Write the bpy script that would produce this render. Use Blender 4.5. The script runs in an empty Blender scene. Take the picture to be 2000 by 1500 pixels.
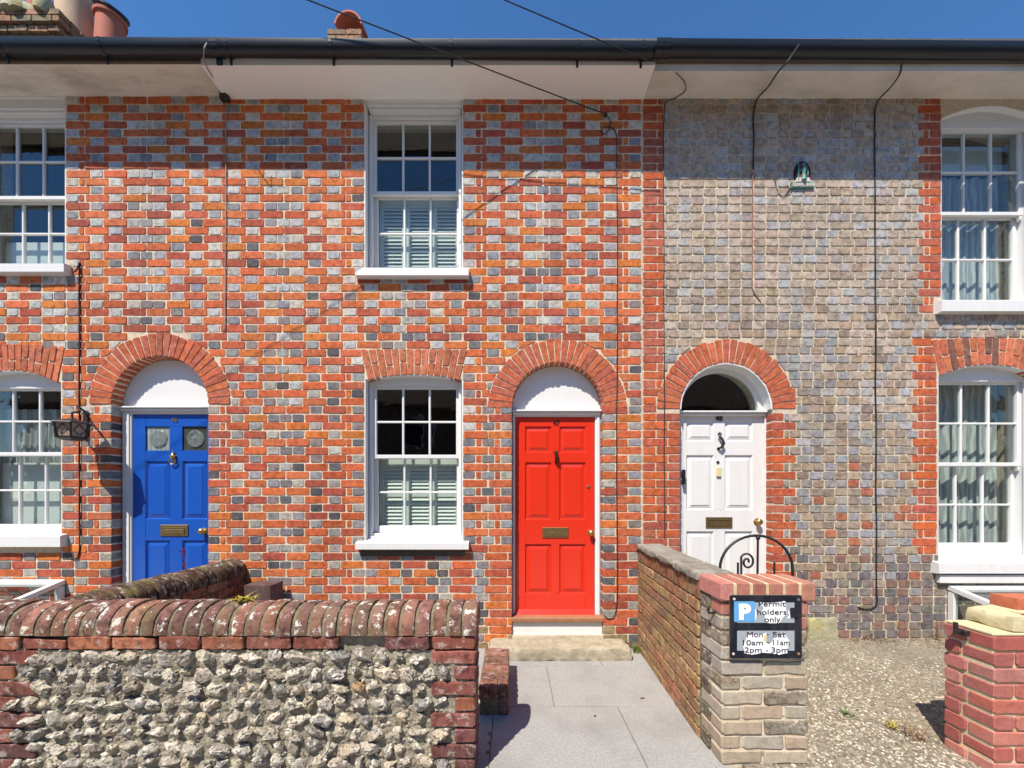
import bpy, bmesh, math, random
from mathutils import Vector, Matrix, noise

# ------------------------------------------------------------------ camera, sky, sun, exposure
SC = bpy.context.scene
COL = SC.collection
F, D, EYE, CX, HZ = 740.0, 3.49, 1.42, 1000.0, 965.0     # focal length in photo pixels, distance to the facade, eye height
cam = bpy.data.cameras.new('camera'); cam_o = bpy.data.objects.new('camera', cam); COL.objects.link(cam_o)
cam.sensor_width = 36.0; cam.lens = F / 2000 * 36.0; cam.shift_y = (HZ - 750) / 2000
cam.clip_start = 0.05; cam.clip_end = 2000
cam_o.location = (0, -D, EYE); cam_o.rotation_euler = (math.radians(90), 0, 0)
SC.camera = cam_o

SUN = Vector((0.62, 1.0, -1.75)).normalized()            # direction the sunlight travels
elev = math.asin(-SUN.z); azim = math.atan2(-SUN.x, -SUN.y)
wd = bpy.data.worlds.new('World'); SC.world = wd; wd.use_nodes = True
nt = wd.node_tree; bg = nt.nodes['Background']
sky = nt.nodes.new('ShaderNodeTexSky'); sky.sky_type = 'NISHITA'; sky.sun_disc = False
sky.sun_elevation = elev; sky.sun_rotation = azim
sky.air_density = 1.0; sky.dust_density = 0.0; sky.ozone_density = 6.0; sky.altitude = 0
hs = nt.nodes.new('ShaderNodeHueSaturation'); hs.inputs['Saturation'].default_value = 1.15
nt.links.new(sky.outputs[0], hs.inputs['Color']); nt.links.new(hs.outputs[0], bg.inputs[0]); bg.inputs[1].default_value = 0.125
sl = bpy.data.lights.new('sun', 'SUN'); sl.energy = 5.0; sl.angle = math.radians(0.5); sl.color = (1.0, 0.92, 0.80)
so = bpy.data.objects.new('sun', sl); COL.objects.link(so)
so.rotation_euler = SUN.to_track_quat('-Z', 'Y').to_euler(); so.location = (-5, -10, 15)
SC.view_settings.view_transform = 'Standard'; SC.view_settings.look = 'None'
SC.view_settings.gamma = 1.0; SC.view_settings.use_curve_mapping = False
SC.view_settings.exposure = 0.58

rng = random.Random(47)
R = rng.uniform
def P(px, py, Y=0.0):
    "photo measurement -> metres on the vertical plane at depth Y"
    d = D + Y
    return (px - CX) * d / F, EYE + (HZ - py) * d / F
def PX(px, Y=0.0): return P(px, 0, Y)[0]
def PZ(py, Y=0.0): return P(0, py, Y)[1]

# ------------------------------------------------------------------ materials
MATS = {}
def newmat(name):
    m = bpy.data.materials.new(name); m.use_nodes = True; MATS[name] = m
    n = m.node_tree; b = n.nodes['Principled BSDF']
    return m, n, b
def N(n, t, **kw):
    x = n.nodes.new(t)
    for k, v in kw.items(): setattr(x, k, v)
    return x
def mixc(n, fac, a, b, mode='MIX'):
    x = n.nodes.new('ShaderNodeMix'); x.data_type = 'RGBA'; x.blend_type = mode
    for i, v in ((0, fac), (6, a), (7, b)):
        if hasattr(v, 'default_value') or hasattr(v, 'links'): n.links.new(v, x.inputs[i])
        else: x.inputs[i].default_value = v if i == 0 else (tuple(v) + (1,))[:4]
    return x.outputs[2]
def ramp(n, src, p0, p1, c0=(0, 0, 0), c1=(1, 1, 1)):
    x = n.nodes.new('ShaderNodeValToRGB'); n.links.new(src, x.inputs[0])
    x.color_ramp.elements[0].position = p0; x.color_ramp.elements[1].position = p1
    x.color_ramp.elements[0].color = tuple(c0) + (1,); x.color_ramp.elements[1].color = tuple(c1) + (1,)
    return x.outputs[0]
def noise_tex(n, scale, detail=4, rough=0.6, vec=None):
    x = n.nodes.new('ShaderNodeTexNoise'); x.inputs['Scale'].default_value = scale
    x.inputs['Detail'].default_value = detail; x.inputs['Roughness'].default_value = rough
    if vec is None: vec = pos(n)
    n.links.new(vec, x.inputs['Vector']); return x.outputs[0]
def pos(n):
    for x in n.nodes:
        if x.bl_idname == 'ShaderNodeNewGeometry': return x.outputs['Position']
    return n.nodes.new('ShaderNodeNewGeometry').outputs['Position']
def bump(n, b, src, strength=0.4, dist=0.004, prev=None):
    x = n.nodes.new('ShaderNodeBump'); x.inputs['Strength'].default_value = strength; x.inputs['Distance'].default_value = dist
    n.links.new(src, x.inputs['Height'])
    if prev is not None: n.links.new(prev, x.inputs['Normal'])
    n.links.new(x.outputs[0], b.inputs['Normal']); return x.outputs[0]
def stretched(n, s):
    x = n.nodes.new('ShaderNodeVectorMath'); x.operation = 'MULTIPLY'
    n.links.new(pos(n), x.inputs[0]); x.inputs[1].default_value = s; return x.outputs[0]

def paint(name, col, rough=0.45, dirt=0.12, dirtcol=(0.35, 0.32, 0.28), bmp=0.15, grain=(14, 14, 3), coat=0.0, spec=0.4):
    m, n, b = newmat(name)
    d = noise_tex(n, 1.0, 6, 0.7, stretched(n, tuple(g * 1.0 for g in grain)))
    d2 = noise_tex(n, 38, 5, 0.7)
    f = ramp(n, d, 0.45, 0.85, (0, 0, 0), (dirt,) * 3)
    c = mixc(n, f, col, dirtcol)
    f2 = ramp(n, d2, 0.62, 0.8, (0, 0, 0), (dirt * 1.2,) * 3)
    c = mixc(n, f2, c, dirtcol)
    n.links.new(c, b.inputs['Base Color']); b.inputs['Roughness'].default_value = rough
    b.inputs['Specular IOR Level'].default_value = spec
    if coat: b.inputs['Coat Weight'].default_value = coat; b.inputs['Coat Roughness'].default_value = 0.15
    bump(n, b, noise_tex(n, 90, 4, 0.6), bmp, 0.002)
    return m
def brickmat(name, dark=0.5, light=0.25, lightcol=(0.62, 0.56, 0.47), bmp=0.7, lichen=0.0, lichcol=(0.62, 0.60, 0.54), moss=0.0, pits=0.0):
    m, n, b = newmat(name)
    a = N(n, 'ShaderNodeAttribute', attribute_name='Col')
    base = a.outputs['Color']
    n1 = noise_tex(n, 21, 8, 0.72); n4 = noise_tex(n, 11, 4, 0.6); n2 = noise_tex(n, 70, 5, 0.75); n3 = noise_tex(n, 13, 6, 0.7)
    c = mixc(n, ramp(n, n1, 0.46, 0.62, (0, 0, 0), (min(1, dark * 1.25),) * 3), base, (0.36, 0.33, 0.32), 'MULTIPLY')
    c = mixc(n, ramp(n, n4, 0.50, 0.66, (0, 0, 0), (dark * 0.45,) * 3), c, (0.26, 0.10, 0.06))
    c = mixc(n, ramp(n, noise_tex(n, 1.0, 5, 0.6, stretched(n, (1.6, 1.6, 0.55))), 0.46, 0.66, (0, 0, 0), (dark * 0.8,) * 3), c, (0.55, 0.52, 0.50), 'MULTIPLY')
    c = mixc(n, ramp(n, n2, 0.58, 0.68, (0, 0, 0), (dark,) * 3), c, (0.04, 0.035, 0.035))
    c = mixc(n, ramp(n, n3, 0.56, 0.78, (0, 0, 0), (light,) * 3), c, lightcol)
    if lichen:
        l1 = noise_tex(n, 17, 8, 0.75, stretched(n, (1, 1.3, 1.1)))
        c = mixc(n, ramp(n, l1, 0.555, 0.60, (0, 0, 0), (lichen,) * 3), c, lichcol)
    if moss:
        l2 = noise_tex(n, 7, 7, 0.7)
        c = mixc(n, ramp(n, l2, 0.52, 0.68, (0, 0, 0), (moss,) * 3), c, (0.21, 0.18, 0.06))
    n.links.new(c, b.inputs['Base Color']); b.inputs['Roughness'].default_value = 0.88; b.inputs['Specular IOR Level'].default_value = 0.25
    pv = bump(n, b, n1, bmp, 0.006); pv = bump(n, b, noise_tex(n, 160, 4, 0.7), bmp, 0.0025, pv)
    if pits:
        v = N(n, 'ShaderNodeTexVoronoi'); v.inputs['Scale'].default_value = 120; n.links.new(stretched(n, (0.7, 0.7, 1.3)), v.inputs['Vector'])
        bump(n, b, ramp(n, v.outputs['Distance'], 0.1, 0.3), 0.8, 0.003 * pits, pv)
    return m
def rough_mat(name, c0, c1, scale=12, bmp=0.6, bdist=0.006, speck=None, rough=0.92, c2=None, scale2=2.2):
    m, n, b = newmat(name)
    n1 = noise_tex(n, scale, 8, 0.7)
    c = ramp(n, n1, 0.3, 0.7, c0, c1)
    if c2: c = mixc(n, ramp(n, noise_tex(n, scale2, 6, 0.65), 0.48, 0.7, (0, 0, 0), (0.75,) * 3), c, c2)
    if speck: c = mixc(n, ramp(n, noise_tex(n, speck[0], 3, 0.6), 0.6, 0.68, (0, 0, 0), (speck[2],) * 3), c, speck[1])
    n.links.new(c, b.inputs['Base Color']); b.inputs['Roughness'].default_value = rough; b.inputs['Specular IOR Level'].default_value = 0.25
    pv = bump(n, b, n1, bmp, bdist); bump(n, b, noise_tex(n, scale * 9, 4, 0.7), bmp, bdist * 0.4, pv)
    return m
def metal(name, col, rough=0.35, metallic=1.0, dirt=0.3):
    m, n, b = newmat(name)
    c = mixc(n, ramp(n, noise_tex(n, 60, 5, 0.7), 0.4, 0.75, (0, 0, 0), (dirt,) * 3), col, tuple(x * 0.25 for x in col))
    n.links.new(c, b.inputs['Base Color']); b.inputs['Roughness'].default_value = rough; b.inputs['Metallic'].default_value = metallic
    bump(n, b, noise_tex(n, 140, 3, 0.6), 0.15, 0.001); return m

brickmat('house_brick', 0.5, 0.3)
brickmat('buff_brick', 0.55, 0.3, (0.5, 0.45, 0.38))
brickmat('old_brick', 0.75, 0.12, lichen=0.4, lichcol=(0.5, 0.48, 0.44))
brickmat('coping_brick', 0.75, 0.1, lichen=0.95, moss=0.35, bmp=1.0)
brickmat('mossy_coping', 0.8, 0.05, lichen=0.6, moss=0.7, bmp=1.0)
brickmat('stock_brick', 0.65, 0.2, (0.45, 0.36, 0.2), moss=0.45)
brickmat('grimy_brick', 0.9, 0.6, (0.46, 0.43, 0.36), moss=0.5, bmp=1.0, lichen=0.55, lichcol=(0.55, 0.52, 0.45))
brickmat('rustic_brick', 0.25, 0.25, (0.6, 0.42, 0.38), pits=1.0)
rough_mat('lime_mortar', (0.52, 0.42, 0.30), (0.76, 0.65, 0.49), 25, 0.8, 0.006, speck=(42, (0.16, 0.13, 0.10), 0.75), c2=(0.42, 0.36, 0.28), scale2=3.5)
rough_mat('grey_mortar', (0.46, 0.39, 0.275), (0.68, 0.59, 0.45), 25, 0.8, 0.006, speck=(42, (0.15, 0.12, 0.09), 0.7))
rough_mat('flint_mortar', (0.20, 0.175, 0.13), (0.42, 0.375, 0.295), 40, 1.0, 0.01, speck=(90, (0.1, 0.09, 0.07), 0.6))
rough_mat('moss_mortar', (0.10, 0.085, 0.05), (0.27, 0.24, 0.15), 30, 1.0, 0.008)
rough_mat('yellow_mortar', (0.50, 0.43, 0.25), (0.66, 0.58, 0.38), 30, 0.8, 0.006)
paint('white_paint', (0.69, 0.69, 0.685), 0.4, 0.2)
paint('white_render', (0.67, 0.67, 0.67), 0.6, 0.10, bmp=0.4)
paint('frame_paint', (0.69, 0.69, 0.685), 0.4, 0.2)
paint('soffit_white', (0.84, 0.81, 0.78), 0.6, 0.08, (0.5, 0.42, 0.38))
paint('soffit_cream', (0.68, 0.62, 0.53), 0.7, 0.85, (0.26, 0.22, 0.18), 0.5, grain=(2.2, 7, 3))
paint('soffit_old', (0.70, 0.64, 0.56), 0.7, 0.6, (0.3, 0.26, 0.2), 0.5, grain=(2, 6, 3))
paint('dark_brown', (0.10, 0.075, 0.06), 0.7, 0.5, (0.03, 0.025, 0.02))
paint('red_paint', (0.66, 0.030, 0.010), 0.28, 0.12, (0.4, 0.02, 0.01), 0.08, coat=0.3)
paint('blue_paint', (0.009, 0.082, 0.42), 0.28, 0.14, (0.02, 0.06, 0.25), 0.08, coat=0.3)
paint('black_plastic', (0.012, 0.013, 0.016), 0.34, 0.16, (0.09, 0.085, 0.08), 0.1, grain=(2, 20, 20))
paint('black_cable', (0.015, 0.015, 0.016), 0.5, 0.2)
paint('grey_cable', (0.24, 0.22, 0.21), 0.6, 0.3)
paint('red_cable', (0.25, 0.10, 0.07), 0.6, 0.3)
paint('black_iron', (0.016, 0.016, 0.018), 0.45, 0.3, (0.08, 0.05, 0.03))
paint('terracotta', (0.42, 0.12, 0.07), 0.8, 0.4, (0.2, 0.1, 0.07), 0.5)
paint('buff_clay', (0.55, 0.38, 0.24), 0.8, 0.4, (0.25, 0.2, 0.12), 0.5)
paint('brown_block', (0.085, 0.045, 0.045), 0.7, 0.3, bmp=0.5)
paint('sill_wood', (0.30, 0.13, 0.06), 0.6, 0.4)
paint('shutter_white', (0.80, 0.81, 0.76), 0.5, 0.04)
paint('blind_white', (0.78, 0.79, 0.78), 0.8, 0.05)
paint('interior', (0.10, 0.09, 0.075), 0.9, 0.3)
paint('sign_black', (0.008, 0.010, 0.018), 0.5, 0.1, spec=0.2)
paint('sign_grey', (0.30, 0.34, 0.38), 0.6, 0.3, (0.42, 0.44, 0.46))
paint('sign_white', (0.80, 0.81, 0.84), 0.5, 0.08)
paint('sign_blue', (0.10, 0.32, 0.62), 0.4, 0.35, (0.25, 0.48, 0.72))
paint('rust', (0.32, 0.13, 0.05), 0.8, 0.5)
paint('plaque_green', (0.05, 0.22, 0.19), 0.5, 0.3); paint('plaque_red', (0.22, 0.03, 0.03), 0.5, 0.3); paint('plaque_cream', (0.62, 0.52, 0.48), 0.5, 0.3)
paint('yellow_tag', (0.62, 0.55, 0.28), 0.5, 0.2)
paint('slate', (0.09, 0.085, 0.09), 0.7, 0.4)
metal('brass', (0.62, 0.43, 0.16), 0.35); metal('dull_brass', (0.42, 0.30, 0.13), 0.45, dirt=0.6); metal('bronze', (0.08, 0.06, 0.05), 0.45); metal('steel', (0.5, 0.5, 0.5), 0.4)
rough_mat('step_stone', (0.27, 0.225, 0.15), (0.50, 0.445, 0.345), 14, 1.0, 0.012, speck=(45, (0.16, 0.135, 0.09), 0.65), c2=(0.33, 0.29, 0.20), scale2=5)
rough_mat('concrete_coping', (0.16, 0.15, 0.12), (0.36, 0.33, 0.28), 18, 1.0, 0.008, c2=(0.12, 0.11, 0.09))
rough_mat('slab', (0.22, 0.22, 0.215), (0.38, 0.378, 0.368), 75, 0.6, 0.003, speck=(150, (0.10, 0.10, 0.10), 0.7), c2=(0.22, 0.215, 0.205), scale2=2.2)
rough_mat('slab_joint', (0.16, 0.15, 0.13), (0.28, 0.26, 0.23), 50)
rough_mat('forecourt', (0.11, 0.09, 0.06), (0.40, 0.345, 0.265), 40, 1.0, 0.01, speck=(75, (0.50, 0.45, 0.37), 0.7), c2=(0.17, 0.14, 0.10), scale2=2.6)
rough_mat('pavement', (0.30, 0.285, 0.26), (0.40, 0.375, 0.345), 30)
rough_mat('asphalt', (0.12, 0.115, 0.11), (0.19, 0.18, 0.17), 60)
rough_mat('earth', (0.10, 0.08, 0.055), (0.22, 0.18, 0.13), 15)
rough_mat('roof_tile', (0.11, 0.075, 0.06), (0.20, 0.13, 0.10), 8)
rough_mat('dark_wall', (0.14, 0.10, 0.08), (0.24, 0.16, 0.12), 10)
rough_mat('stack_brick_old', (0.25, 0.15, 0.09), (0.42, 0.30, 0.18), 10, 0.8, 0.01, c2=(0.45, 0.34, 0.05), scale2=5)
rough_mat('lichen_mortar', (0.30, 0.29, 0.17), (0.55, 0.52, 0.36), 14, 1.0, 0.02, c2=(0.48, 0.36, 0.04), scale2=6)
def leafmat(name, col):
    m, n, b = newmat(name)
    c = mixc(n, ramp(n, noise_tex(n, 40, 3), 0.35, 0.7), tuple(x * 0.6 for x in col), col)
    n.links.new(c, b.inputs['Base Color']); b.inputs['Roughness'].default_value = 0.6
leafmat('grass', (0.12, 0.20, 0.03)); leafmat('stonecrop', (0.42, 0.34, 0.04)); leafmat('red_weed', (0.20, 0.03, 0.07)); leafmat('dead_leaf', (0.24, 0.13, 0.06))
# flint: pale rind with dark glassy fractures
m, n, b = newmat('flint')
a = N(n, 'ShaderNodeAttribute', attribute_name='Col')
n1 = noise_tex(n, 26, 6, 0.65); n2 = noise_tex(n, 60, 5, 0.7)
c = mixc(n, ramp(n, n1, 0.53, 0.57, (0, 0, 0), (0.8,) * 3), a.outputs['Color'], (0.62, 0.57, 0.48))
c = mixc(n, ramp(n, n2, 0.53, 0.57, (0, 0, 0), (0.9,) * 3), c, (0.06, 0.055, 0.055))
n.links.new(c, b.inputs['Base Color']); b.inputs['Roughness'].default_value = 0.5
pv = bump(n, b, n1, 1.0, 0.014); bump(n, b, noise_tex(n, 110, 4, 0.7), 0.8, 0.004, pv)
# window glass: thin pane, clear with the mirror share of real glass
m, n, b = newmat('glass'); n.nodes.remove(b)
out = n.nodes['Material Output']; mx = N(n, 'ShaderNodeMixShader'); tr = N(n, 'ShaderNodeBsdfTransparent'); gl = N(n, 'ShaderNodeBsdfGlossy'); fr = N(n, 'ShaderNodeFresnel')
gg = N(n, 'ShaderNodeNewGeometry'); mv = N(n, 'ShaderNodeMix'); mv.inputs[2].default_value = 1.6; mv.inputs[3].default_value = 1 / 1.6; n.links.new(gg.outputs['Backfacing'], mv.inputs[0]); n.links.new(mv.outputs[0], fr.inputs[0]); gl.inputs['Roughness'].default_value = 0.01; tr.inputs[0].default_value = (0.86, 0.9, 0.89, 1)
bp = N(n, 'ShaderNodeBump'); bp.inputs['Strength'].default_value = 0.3; bp.inputs['Distance'].default_value = 0.004
n.links.new(noise_tex(n, 5, 2), bp.inputs['Height']); n.links.new(bp.outputs[0], gl.inputs['Normal'])
n.links.new(fr.outputs[0], mx.inputs[0]); n.links.new(tr.outputs[0], mx.inputs[1]); n.links.new(gl.outputs[0], mx.inputs[2]); n.links.new(mx.outputs[0], out.inputs[0])
# sheer curtain
def sheer(name, col, t):
    m, n, b = newmat(name); out = n.nodes['Material Output']
    b.inputs['Roughness'].default_value = 0.9; b.inputs['Base Color'].default_value = col + (1,)
    mx = N(n, 'ShaderNodeMixShader'); tr = N(n, 'ShaderNodeBsdfTransparent'); w = N(n, 'ShaderNodeTexWave')
    w.inputs['Scale'].default_value = 3.2; w.inputs['Distortion'].default_value = 6; w.inputs['Detail'].default_value = 2; n.links.new(stretched(n, (2.2, 2.2, 1.0)), w.inputs['Vector'])
    n.links.new(ramp(n, w.outputs[1], 0.35, 0.75, (t - 0.16,) * 3, (t + 0.12,) * 3), mx.inputs[0])
    n.links.new(tr.outputs[0], mx.inputs[1]); n.links.new(b.outputs[0], mx.inputs[2]); n.links.new(mx.outputs[0], out.inputs[0])
sheer('lace', (0.80, 0.82, 0.81), 0.68); sheer('net', (0.75, 0.76, 0.76), 0.62)

# ------------------------------------------------------------------ mesh helpers
WL = {}                                                   # world location of every object (nothing is rotated at object level)
def wl(o): return WL.get(o, Vector((0, 0, 0)))
def thing(name, label, cat, loc, group=None, kind=None):
    o = bpy.data.objects.new(name, None); COL.objects.link(o); o.location = loc; WL[o] = Vector(loc); o.empty_display_size = 0.1
    return tag(o, label, cat, group, kind)
def tag(o, label=None, cat=None, group=None, kind=None):
    if label: o['label'] = label
    if cat: o['category'] = cat
    if group: o['group'] = group
    if kind: o['kind'] = kind
    return o
def link(name, me, parent=None, loc=(0, 0, 0)):
    o = bpy.data.objects.new(name, me); COL.objects.link(o); WL[o] = Vector(loc)
    if parent is not None: o.parent = parent; o.location = Vector(loc) - wl(parent)
    else: o.location = loc
    return o
class MB:
    def __init__(s): s.v = []; s.f = []; s.c = []
    def add(s, vs, fs, col=None):
        k = len(s.v); s.v += [tuple(p) for p in vs]; s.f += [tuple(i + k for i in f) for f in fs]
        if col is not None: s.c += [tuple(col[:3]) + (1,)] * len(vs)
        return s
    def box(s, x0, x1, y0, y1, z0, z1, c=0.002, col=None):
        cx, cy, cz = (x0 + x1) / 2, (y0 + y1) / 2, (z0 + z1) / 2; h = [abs(x1 - x0) / 2, abs(y1 - y0) / 2, abs(z1 - z0) / 2]
        c = min(c, min(h) * 0.6); vs = []; ix = {}
        for sx in (-1, 1):
            for sy in (-1, 1):
                for sz in (-1, 1):
                    sg = (sx, sy, sz)
                    for a in range(3):
                        p = [sg[i] * (h[i] - (0 if i == a else c)) for i in range(3)]
                        ix[sg + (a,)] = len(vs); vs.append((cx + p[0], cy + p[1], cz + p[2]))
        fs = []
        for a in range(3):
            b_, c_ = [i for i in range(3) if i != a]
            for q in (-1, 1):
                def key(u, w):
                    k = [0, 0, 0]; k[a] = q; k[b_] = u; k[c_] = w; return tuple(k)
                fs.append([ix[key(-1, -1) + (a,)], ix[key(1, -1) + (a,)], ix[key(1, 1) + (a,)], ix[key(-1, 1) + (a,)]])
        for a in range(3):                                # edges running along axis a
            b_, c_ = [i for i in range(3) if i != a]
            for u in (-1, 1):
                for w in (-1, 1):
                    k0 = [0, 0, 0]; k0[b_] = u; k0[c_] = w; k1 = list(k0); k0[a] = -1; k1[a] = 1; k0 = tuple(k0); k1 = tuple(k1)
                    fs.append([ix[k0 + (b_,)], ix[k1 + (b_,)], ix[k1 + (c_,)], ix[k0 + (c_,)]])
        for sx in (-1, 1):
            for sy in (-1, 1):
                for sz in (-1, 1): fs.append([ix[(sx, sy, sz, a)] for a in range(3)])
        return s.add(vs, fs, col)
    def tube(s, path, r, seg=8, cap=True):
        path = [Vector(p) for p in path]; vs = []; fs = []
        t0 = (path[1] - path[0]).normalized(); up = Vector((0, 0, 1)) if abs(t0.z) < 0.9 else Vector((0, 1, 0))
        nrm = t0.cross(up).normalized()
        for i, p in enumerate(path):
            t = (path[min(i + 1, len(path) - 1)] - path[max(i - 1, 0)]).normalized()
            nrm = (nrm - t * nrm.dot(t)).normalized(); bi = t.cross(nrm); rr = r[i] if isinstance(r, (list, tuple)) else r
            for k in range(seg):
                a = 2 * math.pi * k / seg; vs.append(p + (nrm * math.cos(a) + bi * math.sin(a)) * rr)
        for i in range(len(path) - 1):
            for k in range(seg):
                k2 = (k + 1) % seg; fs.append([i * seg + k, i * seg + k2, (i + 1) * seg + k2, (i + 1) * seg + k])
        if cap: fs.append(list(range(seg))); fs.append([(len(path) - 1) * seg + k for k in range(seg)])
        return s.add(vs, fs)
    def lathe(s, c, axis, prof, seg=20):
        "prof: (radius, height along axis)"
        A = Vector(axis).normalized(); U = A.orthogonal().normalized(); W = A.cross(U); c = Vector(c); vs = []; fs = []
        for r_, h in prof:
            for k in range(seg):
                a = 2 * math.pi * k / seg; vs.append(c + A * h + (U * math.cos(a) + W * math.sin(a)) * max(r_, 1e-4))
        for i in range(len(prof) - 1):
            for k in range(seg):
                k2 = (k + 1) % seg; fs.append([i * seg + k, i * seg + k2, (i + 1) * seg + k2, (i + 1) * seg + k])
        fs.append(list(range(seg))); fs.append([(len(prof) - 1) * seg + k for k in range(seg)])
        return s.add(vs, fs)
    def prism(s, poly, y0, y1):
        "poly of (x, z), extruded from y0 to y1"
        n_ = len(poly); vs = [(x, y0, z) for x, z in poly] + [(x, y1, z) for x, z in poly]
        fs = [list(range(n_)), list(range(n_, 2 * n_))] + [[i, (i + 1) % n_, n_ + (i + 1) % n_, n_ + i] for i in range(n_)]
        return s.add(vs, fs)
    def prismx(s, poly, x0, x1):
        n_ = len(poly); vs = [(x0, y, z) for y, z in poly] + [(x1, y, z) for y, z in poly]
        fs = [list(range(n_)), list(range(n_, 2 * n_))] + [[i, (i + 1) % n_, n_ + (i + 1) % n_, n_ + i] for i in range(n_)]
        return s.add(vs, fs)
    def build(s, name, mat, parent=None, smooth=None, recalc=True):
        lo = [min(v[i] for v in s.v) for i in range(3)]; hi = [max(v[i] for v in s.v) for i in range(3)]
        c = Vector(((lo[0] + hi[0]) / 2, (lo[1] + hi[1]) / 2, lo[2]))
        me = bpy.data.meshes.new(name); me.from_pydata([(v[0] - c.x, v[1] - c.y, v[2] - c.z) for v in s.v], [], s.f)
        if recalc:
            bm = bmesh.new(); bm.from_mesh(me); bmesh.ops.recalc_face_normals(bm, faces=bm.faces); bm.to_mesh(me); bm.free()
        if s.c:
            at = me.color_attributes.new('Col', 'FLOAT_COLOR', 'POINT'); at.data.foreach_set('color', [x for q in s.c for x in q])
        me.materials.append(MATS[mat])
        if smooth is not None:
            me.polygons.foreach_set('use_smooth', [True] * len(me.polygons)); me.set_sharp_from_angle(angle=math.radians(smooth))
        return link(name, me, parent, c)
def rough_box(x0, x1, y0, y1, z0, z1, step=0.03, amp=0.006, chip=0.012, seed=0, skew=None):
    "a stone block with worn, chipped edges"
    bm = bmesh.new(); nx, ny, nz = [max(2, int(abs(b_ - a_) / step)) for a_, b_ in ((x0, x1), (y0, y1), (z0, z1))]
    pts = {}; fs = []
    def vid(i, j, k):
        if (i, j, k) not in pts:
            p = Vector((x0 + (x1 - x0) * i / nx, y0 + (y1 - y0) * j / ny, z0 + (z1 - z0) * k / nz))
            e = (i in (0, nx)) + (j in (0, ny)) + (k in (0, nz)); q = Vector((p.x * 7 + seed, p.y * 7, p.z * 7))
            nv = Vector((noise.noise(q), noise.noise(q + Vector((31, 0, 0))), noise.noise(q + Vector((0, 57, 0)))))
            ctr = Vector(((x0 + x1) / 2, (y0 + y1) / 2, (z0 + z1) / 2)); p2 = p + nv * amp
            if e >= 2:
                dvec = Vector((ctr.x - p.x if i in (0, nx) else 0, ctr.y - p.y if j in (0, ny) else 0, ctr.z - p.z if k in (0, nz) else 0))
                dvec = Vector([math.copysign(1, t) if t else 0 for t in dvec]); p2 += dvec * (0.003 + chip * max(0, noise.noise(q * 2.1 + Vector((9, 9, 9))) + 0.15))
            if skew: p2 = skew(p2)
            pts[(i, j, k)] = bm.verts.new(p2)
        return pts[(i, j, k)]
    for i in range(nx):
        for j in range(ny):
            for k in (0, nz): bm.faces.new([vid(i, j, k), vid(i + 1, j, k), vid(i + 1, j + 1, k), vid(i, j + 1, k)])
    for i in range(nx):
        for k in range(nz):
            for j in (0, ny): bm.faces.new([vid(i, j, k), vid(i + 1, j, k), vid(i + 1, j, k + 1), vid(i, j, k + 1)])
    for j in range(ny):
        for k in range(nz):
            for i in (0, nx): bm.faces.new([vid(i, j, k), vid(i, j + 1, k), vid(i, j + 1, k + 1), vid(i, j, k + 1)])
    bm.verts.index_update(); mb = MB(); mb.add([v.co.copy() for v in bm.verts], [[v.index for v in f.verts] for f in bm.faces]); bm.free()
    return mb
def text_mesh(name, txt, size, cx, cz, y, mat, parent, extrude=0.001, bold=0.0, width=None, align='CENTER', xdir=1, rot=0.0):
    cu = bpy.data.curves.new(name, 'FONT'); cu.body = txt; cu.size = size; cu.align_x = align; cu.align_y = 'CENTER'; cu.extrude = extrude; cu.offset = bold; cu.resolution_u = 4
    o = bpy.data.objects.new('tmp_text', cu); COL.objects.link(o); dg = bpy.context.evaluated_depsgraph_get()
    me = bpy.data.meshes.new_from_object(o.evaluated_get(dg)); bpy.data.objects.remove(o); bpy.data.curves.remove(cu)
    xs = [v.co.x for v in me.vertices]; w = max(xs) - min(xs); mid = (max(xs) + min(xs)) / 2; k = (width / w) if width else 1.0
    ys = [v.co.y for v in me.vertices]; ym = (max(ys) + min(ys)) / 2
    ca, sa = math.cos(rot), math.sin(rot)
    for v in me.vertices:
        x, z = (v.co.x - mid) * k, v.co.y - ym
        v.co = (x * ca - z * sa, -v.co.z, x * sa + z * ca)
    me.name = name; me.materials.clear(); me.materials.append(MATS[mat])
    return link(name, me, parent, (cx, y, cz))

# ------------------------------------------------------------------ bricks
def facade_map(Y): return lambda u, v, w: (u, Y - w, v)
def brick_geo(mp, quad, depth=0.1, proud=0.004, jit=0.0019, ch=0.003):
    out = []
    for i in range(4):
        a, b_ = quad[i], quad[(i + 1) % 4]; dx, dz = b_[0] - a[0], b_[1] - a[1]; L = math.hypot(dx, dz)
        if L < 1e-5: continue
        c = min(R(0.003, 0.012), L * 0.22); k = max(1, int(L / 0.055)); nx, nz = -dz / L, dx / L
        for j in range(k + 1):
            t = (c + (L - 2 * c) * j / k) / L; q = R(-jit, jit); out.append((a[0] + dx * t + nx * q, a[1] + dz * t + nz * q))
    mx = sum(p[0] for p in out) / len(out); mz = sum(p[1] for p in out) / len(out); tx, tz = R(-0.018, 0.018), R(-0.03, 0.03); pr = proud + R(-0.0012, 0.0022)
    vs = []; n_ = len(out)
    for ring in range(3):
        for x, z in out:
            dx, dz = x - mx, z - mz; L = math.hypot(dx, dz) + 1e-6
            if ring == 0: k = max(0.3, 1 - ch * 1.3 / L); vs.append(mp(mx + dx * k, mz + dz * k, pr + tx * dx + tz * dz))
            elif ring == 1: vs.append(mp(x, z, pr - ch + tx * dx + tz * dz))
            else: vs.append(mp(x, z, -depth))
    fs = [list(range(n_))]
    for r_ in range(2):
        for i in range(n_): fs.append([r_ * n_ + i, r_ * n_ + (i + 1) % n_, (r_ + 1) * n_ + (i + 1) % n_, (r_ + 1) * n_ + i])
    return vs, fs
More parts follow.
